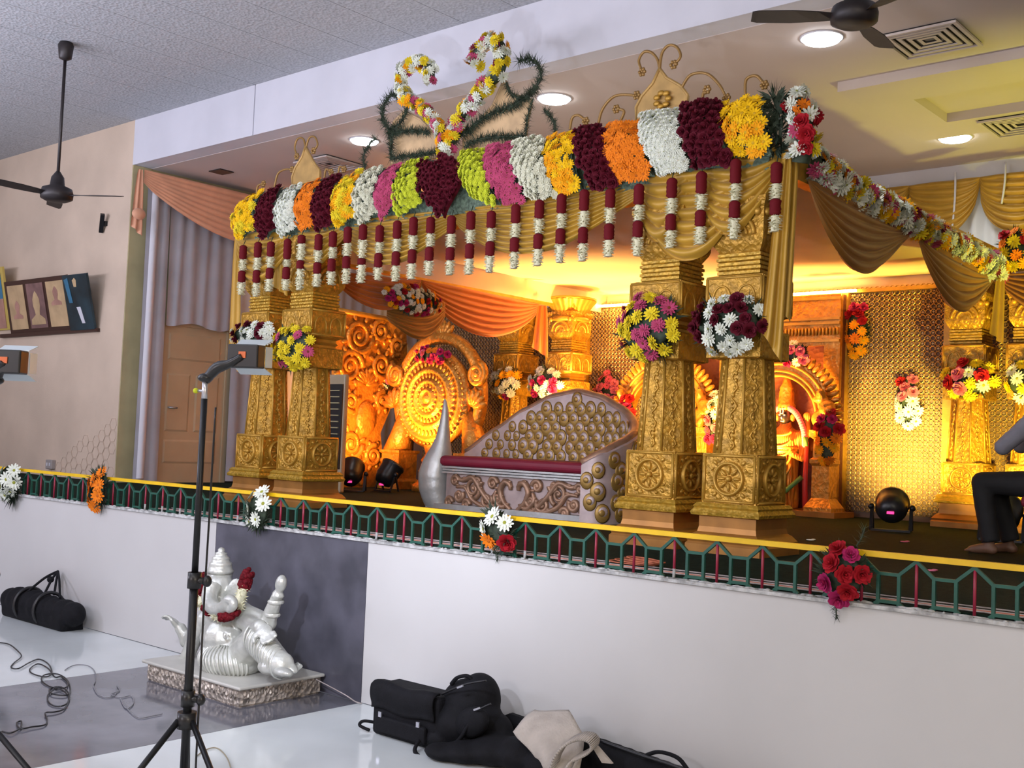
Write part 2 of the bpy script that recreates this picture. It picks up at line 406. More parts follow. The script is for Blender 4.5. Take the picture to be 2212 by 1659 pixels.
sw = thing('peach_swag', (XL + 0.24, 2.3, 4.85), 'peach cloth swag with knotted tail hung over the grey curtain', 'swag')
a = P(312, 366, x=XL + 0.22); b = V((XL + 0.22, 5.15, 4.86))
swag('swag_cloth', a, b, 0.62, (1, 0, 0), M['clothpeach'], sw, folds=8, amp=0.025, top=0.06)
tail('swag_tail', P(304, 366, x=XL + 0.26), P(294, 505, x=XL + 0.26), 0.06, 0.16, (1, 0, 0), M['clothpeach'], sw, folds=2, amp=0.02)
MB().ell(P(300, 462, x=XL + 0.28), (0.05, 0.09, 0.07)).build('knot', M['clothpeach'], sw)

# white curtain with golden swags on the back wall, right
bc = thing('backdrop_curtain', (-3.5, 7.1, S), 'white pleated backdrop curtain on the rear wall at the right', 'curtain')
m = MB()
def fn(u, v):
    xx = -7.6 + 9.6 * u; ph = xx / 0.19 * 2 * pi
    return (xx, 7.16 + 0.03 * sin(ph) + 0.012 * sin(ph * .43), ZS - 0.12 - 3.7 * v)
m.grid(fn, 420, 4); m.build('curtain_panel', M['whitecurtain'], bc)
BS = []
xs = [P(px, 392, y=7.08).x for px in (1668, 1815, 1963, 2117, 2290, 2500)]
vl = thing('gold_valance', (-4, 7.0, ZS - 0.2), 'row of gold satin swags along the top of the white backdrop curtain', 'valance')
for i in range(5):
    swag('swag_cloth', (xs[i], 7.08, ZS - 0.17), (xs[i + 1], 7.08, ZS - 0.17), 0.56, (0, -1, 0), M['clothgold'], vl, folds=7, amp=0.05, top=0.08, nv=42, pw=.5, end=.02)
for px, py0, py1 in ((2064, 372, 500), (2172, 350, 440)):
    t = P(px, py0, y=7.0); u = P(px - 8, py1, y=6.98)
    s_ = MB().tube(cat_pts([t, lerp(t, u, .5) + V((0.015, -.01, 0)), u], 4), 0.012, 6).build('hanging_string', M['white'], None, t)
    tag(s_, 'white string hanging before the %s gold swag of the rear valance' % ('left' if px < 2100 else 'right'), 'string')

# fence behind the ledge ------------------------------------------------
fe = thing('stage_railing', (-8, 0.03, 1.072), 'low green and maroon metal railing with yellow top rail along the stage edge', 'railing')
MB().box((-15.2, 0.012, RAILZ - 0.014), (-1.3, 0.048, RAILZ + 0.012)).build('top_rail', M['yellow'], fe)
Z0 = 1.074; HT = RAILZ - 0.014 - Z0; U = 0.257; YR = 0.03
base_x = -2.423
redme = MB().tube([(0, 0, 0), (0, 0, HT)], 0.0075, 8); redw = MB().tube([(0, 0, 0), (0, 0, HT * .22)], 0.0085, 8)
me_red = redme.mesh('red_post'); me_red.materials.append(M['redpost'])
me_chip = redw.mesh('chipped_foot'); me_chip.materials.append(M['chip'])
g = MB(); r = 0.0075; zs = HT * 0.66; zb = HT * 0.07
g.bar((0, 0, HT - .004), (U * .31, 0, zs), r * 2); g.bar((U * .69, 0, zs), (U, 0, HT - .004), r * 2)
g.bar((U * .3, 0, zs), (U * .7, 0, zs), r * 2); g.bar((U * .31, 0, 0), (U * .31, 0, zs), r * 2); g.bar((U * .69, 0, 0), (U * .69, 0, zs), r * 2)
g.bar((U * .3, 0, zb), (U * .7, 0, zb), r * 2); g.bar((U * .31, 0, zb), (U * .24, 0, 0), r * 1.7); g.bar((U * .69, 0, zb), (U * .76, 0, 0), r * 1.7)
me_green = g.mesh('green_frame'); me_green.materials.append(M['green'])
random.seed(11)
for k in range(-3, 47):
    x = base_x - k * U
    inst('green_frame', me_green, fe, (x, YR, Z0))
    p_ = inst('red_post', me_red, fe, (x, YR, Z0))
    WLOC[p_.name] = V((x, YR, Z0))
    if random.random() < 0.35: inst('chipped_foot', me_chip, p_, (x, YR, Z0))
# thin cables lying behind the railing
M['cablew'] = mat('white_cable', (0.42, 0.36, 0.34), 0.6); M['cableo'] = mat('orange_cable', (0.55, 0.16, 0.08), 0.6)
random.seed(5)
for i, (yy, mm, lab) in enumerate(((0.10, 'cablew', 'thin white cable along the stage edge just behind the railing'), (0.17, 'cablew', 'second thin white cable behind the railing, a little further back'), (0.13, 'cableo', 'thin orange cable between two white cables behind the railing'), (0.26, 'cablew', 'white cable furthest behind the railing on the green carpet'))):
    pts = [(-8.3 + 7.0 * t / 30, yy + 0.018 * noise.noise(V((t * .35, i * 7, 0))), S + 0.006) for t in range(31)]
    tag(MB().tube(pts, 0.0045, 5).build('cable', M[mm], None, pts[0]), lab, 'cable')
pts = []
for t in range(60):
    a = t / 59 * 4 * 2 * pi; pts.append((-3.66 + 0.16 * cos(a) + 0.002 * t, 0.30 + 0.09 * sin(a * .97), S + 0.006 + 0.0006 * t))
tag(MB().tube(pts, 0.0045, 5).build('cable', M['cableo'], None, pts[0]), 'coil of orange cable on the carpet in front of the right pillars', 'cable')
# ================================================================== flowers
def pm(name, c, v=0.25): return mat(name, c, 0.75, 0, var=v, vscale=40, spec=0.2)
PET = {'yellow': (0.86, 0.50, 0.004), 'amber': (0.88, 0.36, 0.004), 'orange': (0.80, 0.20, 0.008), 'maroon': (0.10, 0.004, 0.014), 'white': (0.74, 0.77, 0.66),
       'cream': (0.66, 0.66, 0.50), 'pink': (0.46, 0.06, 0.14), 'lime': (0.56, 0.62, 0.035), 'red': (0.40, 0.010, 0.020), 'magenta': (0.42, 0.02, 0.12), 'lemon': (0.78, 0.60, 0.02), 'rose': (0.62, 0.16, 0.25)}
FM = {k: pm(k + '_petals', c) for k, c in PET.items()}
CM = {'g': pm('green_flower_centre', (0.28, 0.30, 0.04)), 'd': pm('dark_flower_centre', (0.16, 0.04, 0.02)), 'y': pm('yellow_flower_centre', (0.6, 0.36, 0.02)), 'o': pm('orange_flower_centre', (0.48, 0.12, 0.01))}
def flower_mesh(name, pmat, cmat, layers, cr=0.22, ch=0.12, seed=0):
    """layers: (petals, inner radius, outer radius, width, base height, tip rise)"""
    rnd = random.Random(seed); m = MB()
    for n, r0, r1, w, z0, dz in layers:
        off = rnd.uniform(0, 6)
        for k in range(n):
            a = off + 2 * pi * k / n + rnd.uniform(-.08, .08); ca, sa = cos(a), sin(a); rr = r1 * rnd.uniform(.9, 1.06); h = dz * rnd.uniform(.7, 1.3)
            def pt(r, s, z): return V((ca * r - sa * s, sa * r + ca * s, z))
            rm = r0 + (rr - r0) * .62
            m.add([pt(r0, -w * .35, z0), pt(r0, w * .35, z0), pt(rm, w, z0 + h * .75), pt(rm, -w, z0 + h * .75), pt(rr, w * .45, z0 + h), pt(rr, -w * .45, z0 + h)],
                  [(0, 1, 2, 3), (3, 2, 4, 5)], True)
    if cr: m.lathe([(cr, 0.02), (cr * .9, ch * .8), (cr * .45, ch)], 8, mi=1)
    me = m.mesh(name); me.materials.append(pmat); me.materials.append(cmat); return me
def gerbera(c, cm='g', s=0): return [flower_mesh('flower', FM[c], CM[cm], [(13, .15, 1.0, .16, 0.0, .10), (10, .12, .72, .14, .06, .16)], seed=s + i) for i in range(2)]
def mum(c, cm='g', s=0): return [flower_mesh('flower', FM[c], CM[cm], [(12, .1, 1.0, .15, 0.0, .06), (11, .1, .86, .14, .10, .16), (8, .08, .62, .13, .2, .22), (6, .05, .35, .10, .28, .22)], cr=.16, ch=.30, seed=s + i) for i in range(2)]
def rosef(c, s=0): return [flower_mesh('flower', FM[c], FM[c], [(6, .1, 1.0, .48, 0.0, .20), (5, .1, .8, .42, .05, .45), (4, .08, .5, .32, .1, .62), (3, .04, .28, .2, .12, .7)], cr=.12, ch=.6, seed=s + i) for i in range(2)]
def pompom(c, s=0): return [flower_mesh('flower', FM[c], FM[c], [(11, .3, 1.0, .22, 0.0, .25), (10, .2, .82, .22, .22, .3), (7, .1, .5, .2, .45, .25)], cr=.22, ch=.75, seed=s + i) for i in range(2)]
FL = {'yellow': gerbera('yellow', 'y', 1), 'amber': gerbera('amber', 'y', 3), 'orange': gerbera('orange', 'o', 5), 'maroon': rosef('maroon', 7), 'white': mum('white', 'g', 9), 'cream': pompom('cream', 11),
      'pink': gerbera('pink', 'd', 13), 'lime': pompom('lime', 15), 'red': rosef('red', 17), 'magenta': rosef('magenta', 19), 'lemon': mum('lemon', 'g', 21), 'bigwhite': gerbera('white', 'g', 23), 'rose': rosef('rose', 25), 'gold': mum('amber', 'd', 27), 'pmum': mum('pink', 'd', 29)}
def leafclump(seed, n=46, L=1.0):
    rnd = random.Random(seed); m = MB()
    for i in range(n):
        d = V((rnd.gauss(0, 1), rnd.gauss(0, 1), abs(rnd.gauss(0, .35)))).normalized(); s = d.orthogonal().normalized() * rnd.uniform(.05, .10)
        l = L * rnd.uniform(.6, 1.05); a = d * .1
        m.add([a, d * l * .5 + s, d * l, d * l * .5 - s], [(0, 1, 2, 3)])
    return m.mesh('foliage')
LEAF = []
for i in range(3):
    me = leafclump(40 + i); me.materials.append(M['leaf']); LEAF.append(me)
def put_flower(parent, kind, p, n, r, rnd, tilt=.3):
    nn = V(n) + V((rnd.gauss(0, tilt), rnd.gauss(0, tilt), rnd.gauss(0, tilt))) * .7
    return inst('flower', rnd.choice(FL[kind]), parent, p, qn(nn, rnd.uniform(0, 6.28)), r * rnd.uniform(.88, 1.1))

def bouquet(label, c, u, v, n, mix, fr, count, seed, name='flower_bouquet', group=None, leaves=3, split=None, dome=.6, leafscale=1.0):
    """domed bunch: centre c, half-axis vectors u (across) and v (up), facing n; split = kind lists from top to bottom"""
    c, u, v, n = V(c), V(u), V(v), V(n).normalized(); rnd = random.Random(seed)
    t = thing(name, c, label, 'flowers', group)
    R = min(u.length, v.length)
    b = MB(); q = Matrix((u.normalized(), v.normalized(), n)).transposed()
    b.ell(c + n * R * dome * .42, (u.length * .86, v.length * .86, R * dome * .42), rot=q, n=14, m=8); b.build('foliage_core', M['leaf'], t)
    for i in range(leaves):
        a = rnd.uniform(0, 6.28); p = c + u * cos(a) * .55 + v * sin(a) * .55
        inst('foliage', LEAF[i % 3], t, p, qn(n, a), R * .95 * leafscale)
    pts = []
    count = int(count * 1.3); fr *= 1.06
    for k in range(count * 18):
        a, rr = rnd.uniform(0, 6.283), sqrt(rnd.random())
        x, y = rr * cos(a), rr * sin(a)
        p = c + u * x + v * y + n * (R * dome * sqrt(max(0, 1 - rr * rr * .95)) + .01)
        if all((p - o_[0]).length > fr * 1.32 for o_ in pts): pts.append((p, x, y))
        if len(pts) >= count: break
    for p, x, y in pts:
        if split: kinds = split[min(len(split) - 1, int((1 - (y + 1) / 2) * len(split)))]
        else: kinds = mix
        nn = n + (u.normalized() * x + v.normalized() * y) * .9
        put_flower(t, rnd.choice(kinds), p, nn, fr, rnd)
    return t
def pbouquet(label, px, py, wpx, hpx, plane, mix, fr, count, seed, **kw):
    """bouquet whose centre and extent are read off the photograph on a plane y= or x="""
    k, val = plane
    g = lambda a, b: P(a, b, **{k: val})
    c = g(px, py); u = (g(px + wpx / 2, py) - g(px - wpx / 2, py)) / 2; v = (g(px, py - hpx / 2) - g(px, py + hpx / 2)) / 2
    n = V((0, -1, 0)) if k == 'y' else V((1, 0, 0))
    u -= n * u.dot(n); v -= n * v.dot(n); u.z = 0; v = V((0, 0, v.z))
    return bouquet(label, c, u, v, n, mix, fr, count, seed, **kw)

def rope(label, pts, rad, mix, fr, step, seed, name='flower_garland', per=4, n_out=None, cat='garland', core='leaf', taper=None):
    """garland: flowers set round a smooth path"""
    rnd = random.Random(seed); path = cat_pts(pts, 10); t = thing(name, path[0], label, cat)
    MB().tube(path, rad * .62, 8).build('garland_core', M[core], t)
    L = [0]
    for i in range(1, len(path)): L.append(L[-1] + (path[i] - path[i - 1]).length)
    d = 0; j = 0; ph = 0
    while d < L[-1]:
        while j < len(L) - 2 and L[j + 1] < d: j += 1
        f = (d - L[j]) / max(1e-6, L[j + 1] - L[j]); p = lerp(path[j], path[j + 1], f); tg = (path[j + 1] - path[j]).normalized()
        a0 = n_out - tg * n_out.dot(tg) if n_out is not None else tg.orthogonal(); a0.normalize(); b0 = tg.cross(a0)
        for k in range(per):
            a = ph + 2 * pi * k / per + rnd.uniform(-.3, .3)
            if n_out is not None: a = (a + pi) % (2 * pi) - pi; a *= .62
            dr = a0 * cos(a) + b0 * sin(a)
            put_flower(t, rnd.choice(mix), p + dr * rad * rnd.uniform(.62, .85) + tg * rnd.uniform(-.5, .5) * step, dr, fr, rnd, .6)
        ph += 0.9; d += step
    return t
def fern(pts, w, seed, dens=150, parent=None, name='fern_spray'):
    rnd = random.Random(seed); path = cat_pts(pts, 8); m = MB(); m.tube(path, w * .07, 5)
    for i in range(len(path) - 1):
        L = (path[i + 1] - path[i]).length; tg = (path[i + 1] - path[i]).normalized()
        for k in range(max(2, int(L * dens))):
            p = lerp(path[i], path[i + 1], rnd.random()); d = V((rnd.gauss(0, 1), rnd.gauss(0, .6), rnd.gauss(0, 1))).normalized() + tg * .5
            d.normalize(); s = d.orthogonal().normalized() * w * .035; l = w * rnd.uniform(.35, 1.0)
            m.add([p - s, p + s, p + d * l], [(0, 1, 2)])
    return m.build(name, M['leaf'], parent) if parent is not None else m.build(name, M['leaf'], None, path[0])

# ================================================================== pillars
ZP = [1.081, 1.15, 1.195, 1.25, 1.318, 1.405, 1.734, 2.364, 2.56, 2.66, 2.92, 3.07, 3.42, 3.66]
def sq(m, prof, c=(0, 0)):
    """square-section turned profile: list of (half width, z)"""
    m.lathe([(h * sqrt(2), z) for h, z in prof], 4, (c[0], c[1], 0), smooth=False, phase=pi / 4); return m
def medallion(c, n, r):
    n = V(n); R = qn(n).to_matrix(); m = MB()
    m.lathe([(r * .80, 0), (r * .84, .018), (r * .92, .026), (r, .018), (r * 1.03, 0)], 28, c, R, cap=False)
    m.lathe([(r * .2, 0), (r * .16, .02), (r * .05, .026)], 10, c, R)
    for k in range(8):
        a = 2 * pi * k / 8; d = R @ V((cos(a), sin(a), 0)); q = Matrix((d, n.cross(d), n)).transposed()
        m.ell(V(c) + d * r * .50, (r * .29, r * .115, .018), rot=q, n=8, m=6)
    for k in range(4):      # corner leaves of the square field
        a = pi / 4 + k * pi / 2; d = R @ V((cos(a), sin(a), 0)); q = Matrix((d, n.cross(d), n)).transposed()
        m.ell(V(c) + d * r * 1.32, (r * .2, r * .13, .014), rot=q, n=8, m=5)
        for s in (-1, 1):
            e = R @ V((cos(a + s * .33), sin(a + s * .33), 0)); q = Matrix((n.cross(d) * s, d, n)).transposed()
            m.ell(V(c) + e * r * 1.22, (r * .15, r * .07, .012), rot=q, n=8, m=5)
    return m
def make_pillar(loc, label, group):
    t = thing('carved_pillar', (0, 0, S), label, 'pillar', group)
    g0, gp = M['gold'], M['copper']
    sq(MB(), [(.275, S), (.275, 1.135), (.262, 1.15), (.268, 1.165), (.24, 1.20), (.218, 1.215), (.21, 1.25), (.21, 1.318)]).build('plinth', gp, t)
    sq(MB(), [(.215, 1.318), (.25, 1.325), (.255, 1.345), (.235, 1.372), (.242, 1.385), (.222, 1.407)]).build('cornice', M['goldbead'], t)
    sq(MB(), [(.20, 1.407), (.20, 1.734)]).build('pedestal', g0, t)
    fr = MB()
    for ax in range(4):
        R = Matrix.Rotation(ax * pi / 2, 3, 'Z'); f = lambda x, z, y=-.2: R @ V((x, y, z))
        for (xa, za, xb, zb) in ((-.185, 1.42, .185, 1.42), (-.185, 1.72, .185, 1.72), (-.185, 1.42, -.185, 1.72), (.185, 1.42, .185, 1.72)):
            fr.tube([f(xa, za), f(xb, zb)], .011, 6)
    fr.build('pedestal_border', M['goldp'], t)
    for n in ((0, -1, 0), (1, 0, 0), (-1, 0, 0)):
        medallion(V((0, 0, 1.57)) + V(n) * .199, n, .112).build('medallion', M['goldp'], t)
    r0, r1 = .205, .165
    MB().lathe([(r0, 1.734), (r0 * .99, 1.76), (r1, 2.345), (r1, 2.364)], 8, smooth=False, phase=pi / 8).build('shaft', g0, t)
    for k in range(8):
        a = pi / 8 + k * pi / 4
        MB().tube([(r0 * cos(a), r0 * sin(a), 1.735), (r1 * cos(a), r1 * sin(a), 2.364)], .0095, 6).build('rib', M['goldp'], t)
    # winding scroll on every shaft face
    for k in range(8):
        a = k * pi / 4 - pi / 2; pts = []; m = MB()
        for i in range(25):
            f = i / 24; r = (r0 + (r1 - r0) * f) * cos(pi / 8) + .002; off = .024 * sin(f * 9 * pi)
            pts.append(V((r * cos(a) - off * sin(a), r * sin(a) + off * cos(a), 1.76 + .58 * f)))
        m.tube(pts, .0075, 5)
        for i in range(1, 24, 2):
            m.ell(pts[i] + V((sin(a), -cos(a), 0)) * .030 * (1 if sin(i / 24 * 9 * pi) > 0 else -1) * .6, (.013, .013, .018), n=6, m=4)
        m.build('scroll', M['goldp'], t)
    sq(MB(), [(.172, 2.364), (.20, 2.372), (.20, 2.55), (.185, 2.56)]).build('lower_capital', g0, t)
    sq(MB(), [(.15, 2.56), (.15, 2.585), (.165, 2.60), (.15, 2.615), (.15, 2.64), (.19, 2.66)]).build('necking', M['goldp'], t)
    sq(MB(), [(.21, 2.66), (.21, 2.912), (.185, 2.92)]).build('upper_capital', g0, t)
    rl = MB()
    for ax in range(4):
        R = Matrix.Rotation(ax * pi / 2, 3, 'Z')
        for (xa, za, xb, zb) in ((-.2, 2.675, .2, 2.675), (-.2, 2.9, .2, 2.9), (-.2, 2.675, -.2, 2.9), (.2, 2.675, .2, 2.9)):
            rl.tube([R @ V((xa, -.21, za)), R @ V((xb, -.21, zb))], .009, 6)
        for x in (-.09, .09):     # little arched niches
            pts = [R @ V((x + .065 * cos(b), -.21, 2.76 + .085 * sin(b))) for b in [pi * i / 10 for i in range(11)]]
            rl.tube([R @ V((x + .065, -.21, 2.69))] + pts + [R @ V((x - .065, -.21, 2.69))], .008, 5)
    rl.build('capital_moulding', M['goldp'], t)
    rings = MB()
    for i, z in enumerate((2.925, 2.955, 2.985, 3.015, 3.045)):
        sq(rings, [(.150, z), (.160 + .006 * (i % 2), z + .006), (.160 + .006 * (i % 2), z + .024), (.150, z + .030)])
    rings.build('ring_necking', M['goldbead'], t)
    sq(MB(), [(.15, 3.075), (.185, 3.13), (.195, 3.16), (.195, 3.36), (.215, 3.40), (.215, 3.43)]).build('bracket_block', g0, t)
    ar = MB()
    for ax in range(4):
        R = Matrix.Rotation(ax * pi / 2, 3, 'Z')
        pts = [R @ V((.13 * cos(b), -.2, 3.18 + .13 * sin(b))) for b in [pi * i / 12 for i in range(13)]]; ar.tube(pts, .016, 6)
        pts = [R @ V((.075 * cos(b), -.2, 3.18 + .075 * sin(b))) for b in [pi * i / 12 for i in range(13)]]; ar.tube(pts, .012, 6)
        for s in (-1, 1): ar.ell(R @ V((s * .15, -.195, 3.33)), (.03, .03, .03), n=8, m=6)
    ar.build('bracket_arch', M['goldp'], t)
    sq(MB(), [(.17, 3.43), (.17, 3.62)]).build('neck_post', g0, t)
    t.location = loc; WLOC[t.name] = V(loc)
    return t
PG = 'carved pillars of the wedding canopy'
YPF = 1.65
p4 = make_pillar((-3.69, YPF, S), 'carved gold pillar at the front right corner, nearest the camera', PG)
p3 = copy_tree(p4, (-4.31, YPF, S), 'carved gold pillar beside the sofa, left one of the front right pair')
p2 = copy_tree(p4, (-8.264, YPF, S), 'carved gold pillar of the front left pair, the one nearer the sofa')
p1 = copy_tree(p4, (-8.908, YPF, S), 'outermost carved gold pillar at the front left corner beside the door')
r1 = copy_tree(p4, (-9.60, 6.15, S), 'rear left gold pillar behind the sofa, the one nearer the round shield')
r2 = copy_tree(p4, (-8.72, 6.15, S), 'rear left gold pillar behind the sofa back beside the lattice wall')
r3 = copy_tree(p4, (-3.86, 6.55, S), 'rear right gold pillar in front of the lattice behind the seated man')
r4 = copy_tree(p4, (-3.24, 6.55, S), 'rear gold pillar at the right edge of the picture beyond the seated man')
# fluted lotus bowl round the head of the rear left pillar
cb = MB(); cx_, cy_ = -8.72, 6.15
cb.grid(lambda u, v: (lambda a, r, z: (cx_ + r * cos(a), cy_ + r * sin(a), z))(2 * pi * u, (.20 + .12 * v ** 1.4) * (1 + .05 * abs(sin(u * 12 * 2 * pi))), 3.38 + .20 * v), 96, 8)
cb.lathe([(.31, 3.575), (.335, 3.59), (.335, 3.61), (.30, 3.62)], 32, (cx_, cy_, 0)); cb.lathe([(.19, 3.30), (.235, 3.315), (.25, 3.34), (.235, 3.365), (.19, 3.38)], 28, (cx_, cy_, 0))
cb.build('lotus_bowl', M['goldp'], r2)

# ================================================================== canopy
cf = thing('wedding_canopy', (-6.3, 1.6, 3.5), 'flat cloth roofed wedding canopy frame carried by the carved gold pillars', 'canopy')
XA, XB = -9.05, -3.50
MB().box((XA, 1.52, 3.55), (XB, 1.78, 3.80)).build('front_beam', M['goldp'], cf)
MB().box((XA + .16, 1.78, 3.50), (XA + .26, 6.6, 3.56)).build('side_beam', M['goldp'], cf)
MB().box((XB - .04, 1.78, 3.60), (XB + .06, 6.7, 3.80)).build('side_beam', M['goldp'], cf)
rc = MB(); rc.grid(lambda u, v: (XA + .28 + (XB - XA - .30) * u, 1.76 + (YB - 1.64) * v, 3.76 - 0.03 * sin(pi * u) * sin(pi * v)), 24, 16)
rc.build('roof_cloth', M['roof'], cf)
MB().grid(lambda u, v: (XA + .28 + (XB - XA - .30) * u, 7.0 + .01 * sin(u * 60), 3.77 - .19 * v), 60, 3).build('roof_drop', M['roof'], cf)
MB().grid(lambda u, v: (XA + .28 - .02 * v, 1.76 + 5.25 * u, 3.77 - .24 * v), 40, 3).build('roof_drop', M['roof'], cf)
gs = MB(); gs.grid(lambda u, v: (XA + .02 + (XB - XA) * u, 1.50 - .05 * abs(noise.noise(V((u * 90, v * 6, 0)))) - .03 * sin(pi * v), 3.60 + .24 * v + .03 * noise.noise(V((u * 60, 3, v)))), 220, 6); gs.build('greenery_strip', M['gyp'], cf)
# draperies of the front
FD = thing('front_drapery', (-6.3, 1.5, 3.5), 'ruched gold satin drapery hung along the front beam of the canopy', 'drapery')
YD = 1.52
def pswag(name, a, b, dip, mt, parent, plane=('y', YD), **kw):
    k, v = plane; n = (0, -1, 0) if k == 'y' else (1, 0, 0)
    return swag(name, P(*a, **{k: v}), P(*b, **{k: v}), dip, n, mt, parent, **kw)
for a, b, dip, fo in (((512, 505), (645, 492), .50, 6), ((640, 492), (750, 478), .42, 6), ((742, 480), (992, 448), .42, 9), ((986, 448), (1388, 380), .46, 10), ((1382, 385), (1512, 350), .50, 5), ((1505, 352), (1690, 325), .52, 6), ((1385, 388), (1640, 345), .62, 7)):
    pswag('swag_cloth', a, b, dip, M['clothgold'], FD, folds=fo, amp=.05, nv=60)
tail('corner_tail', P(1700, 330, y=1.40), P(1664, 770, y=1.38), .06, .14, (0.6, -1, 0), M['clothgold'], FD, folds=2, amp=.022, cut=.22)
tail('corner_tail', P(1716, 345, y=1.46), P(1692, 690, y=1.44), .05, .09, (0.8, -1, 0), M['clothgold'], FD, folds=1, amp=.025, cut=.1)
tail('corner_tail', P(513, 515, y=1.55), P(505, 800, y=1.55), .08, .16, (0.2, -1, 0), M['clothgold'], FD, folds=2, amp=.02)
for i, px in enumerate((560, 605)):
    tail('gathered_drop', P(px, 515, y=1.47), P(px - 3, 635, y=1.47), .12, .22, (0.2, -1, 0), M['clothgold'], FD, folds=3, amp=.02)
# side draperies
SR = thing('side_drapery', (-3.4, 3.5, 3.5), 'bronze satin swags below the flower garland on the right side of the canopy', 'drapery')
pswag('swag_cloth', (1746, 385), (1966, 500), .52, M['clothbrown'], SR, ('x', -3.42), folds=7, amp=.04, skew=.75, end=.0)
pswag('swag_cloth', (1982, 506), (2146, 598), .50, M['clothbrown'], SR, ('x', -3.42), folds=6, amp=.04, skew=.7, end=.0)
tail('swag_tail', P(2162, 590, x=-3.36), P(2152, 740, x=-3.36), .08, .16, (1, -.6, 0), M['clothgold'], SR, folds=2, amp=.02)
SL = thing('side_drapery', (-8.75, 3.5, 3.4), 'orange satin swags along the left side beam above the round shield', 'drapery')
pswag('swag_cloth', (712, 585), (912, 606), .34, M['clothorange'], SL, ('x', -8.76), folds=6, amp=.04, end=.0)
pswag('swag_cloth', (908, 604), (1168, 657), .50, M['clothorange'], SL, ('x', -8.76), folds=7, amp=.04, skew=.2, end=.0)
tail('swag_tail', P(1172, 660, x=-8.6), P(1166, 768, x=-8.6), .10, .20, (1, -1, 0), M['clothorange'], SL, folds=2, amp=.03)
SX = thing('side_drapery', (-2.9, 6.2, 3.4), 'bronze satin swag at the right picture edge beside the rear pillar', 'drapery')
swag('swag_cloth', P(2166, 590, y=6.2), P(2166, 590, y=6.2) + V((1.3, 0, .02)), .5, (0, -1, 0), M['clothbrown'], SX, folds=6, amp=.04)
MB().box((-3.5, 6.22, 3.60), (-1.0, 6.34, 3.70)).build('side_beam', M['goldp'], SX)

# ---- flower panels along the front beam
YP = 1.42
def panel(label, kind, q, fr, sp, seed, jitter=.25, back='gyp', shape=None, mix=None):
    q = [P(a, b, y=YP) for a, b in q]; rnd = random.Random(seed)
    c = sum(q, V()) / 4; t = thing('flower_patch', c, label, 'flowers', 'flower panels along the canopy beam')
    def surf(u, v, o=0.0):
        p = lerp(lerp(q[0], q[1], u), lerp(q[3], q[2], u), v)
        return p + V((0, -(.10 * sin(pi * (v * .85 + .1)) + .03 * sin(pi * u)) - o + .08 * (1 - v) ** 2, 0))
    m = MB(); m.grid(lambda u, v: surf(.03 + .94 * u, .02 + .96 * v, -.012), 6, 8); m.grid(lambda u, v: surf(.03 + .94 * (1 - u), .02 + .96 * v, -.05), 6, 8)
    m.build('backing', M[back], t)
    wu = ((q[1] - q[0]).length + (q[2] - q[3]).length) / 2; wv = ((q[3] - q[0]).length + (q[2] - q[1]).length) / 2
    nu = max(2, round(wu / sp)); nv = max(3, round(wv / (sp * .9)))
    for j in range(nv):
        for i in range(nu):
            u = (i + .5 + (.25 if j % 2 else -.25) + rnd.uniform(-jitter, jitter) * .7) / nu; v = (j + .5 + rnd.uniform(-jitter, jitter)) / nv
            u = min(max(u, .0), 1.); e = .01
            p = surf(u, v); n = (surf(u + e, v) - p).cross(surf(u, v + e) - p).normalized()
            if n.y > 0: n = -n
            k = rnd.choice(mix) if mix else kind
            put_flower(t, k, p + n * .006, n, fr, rnd, .22)
    return t
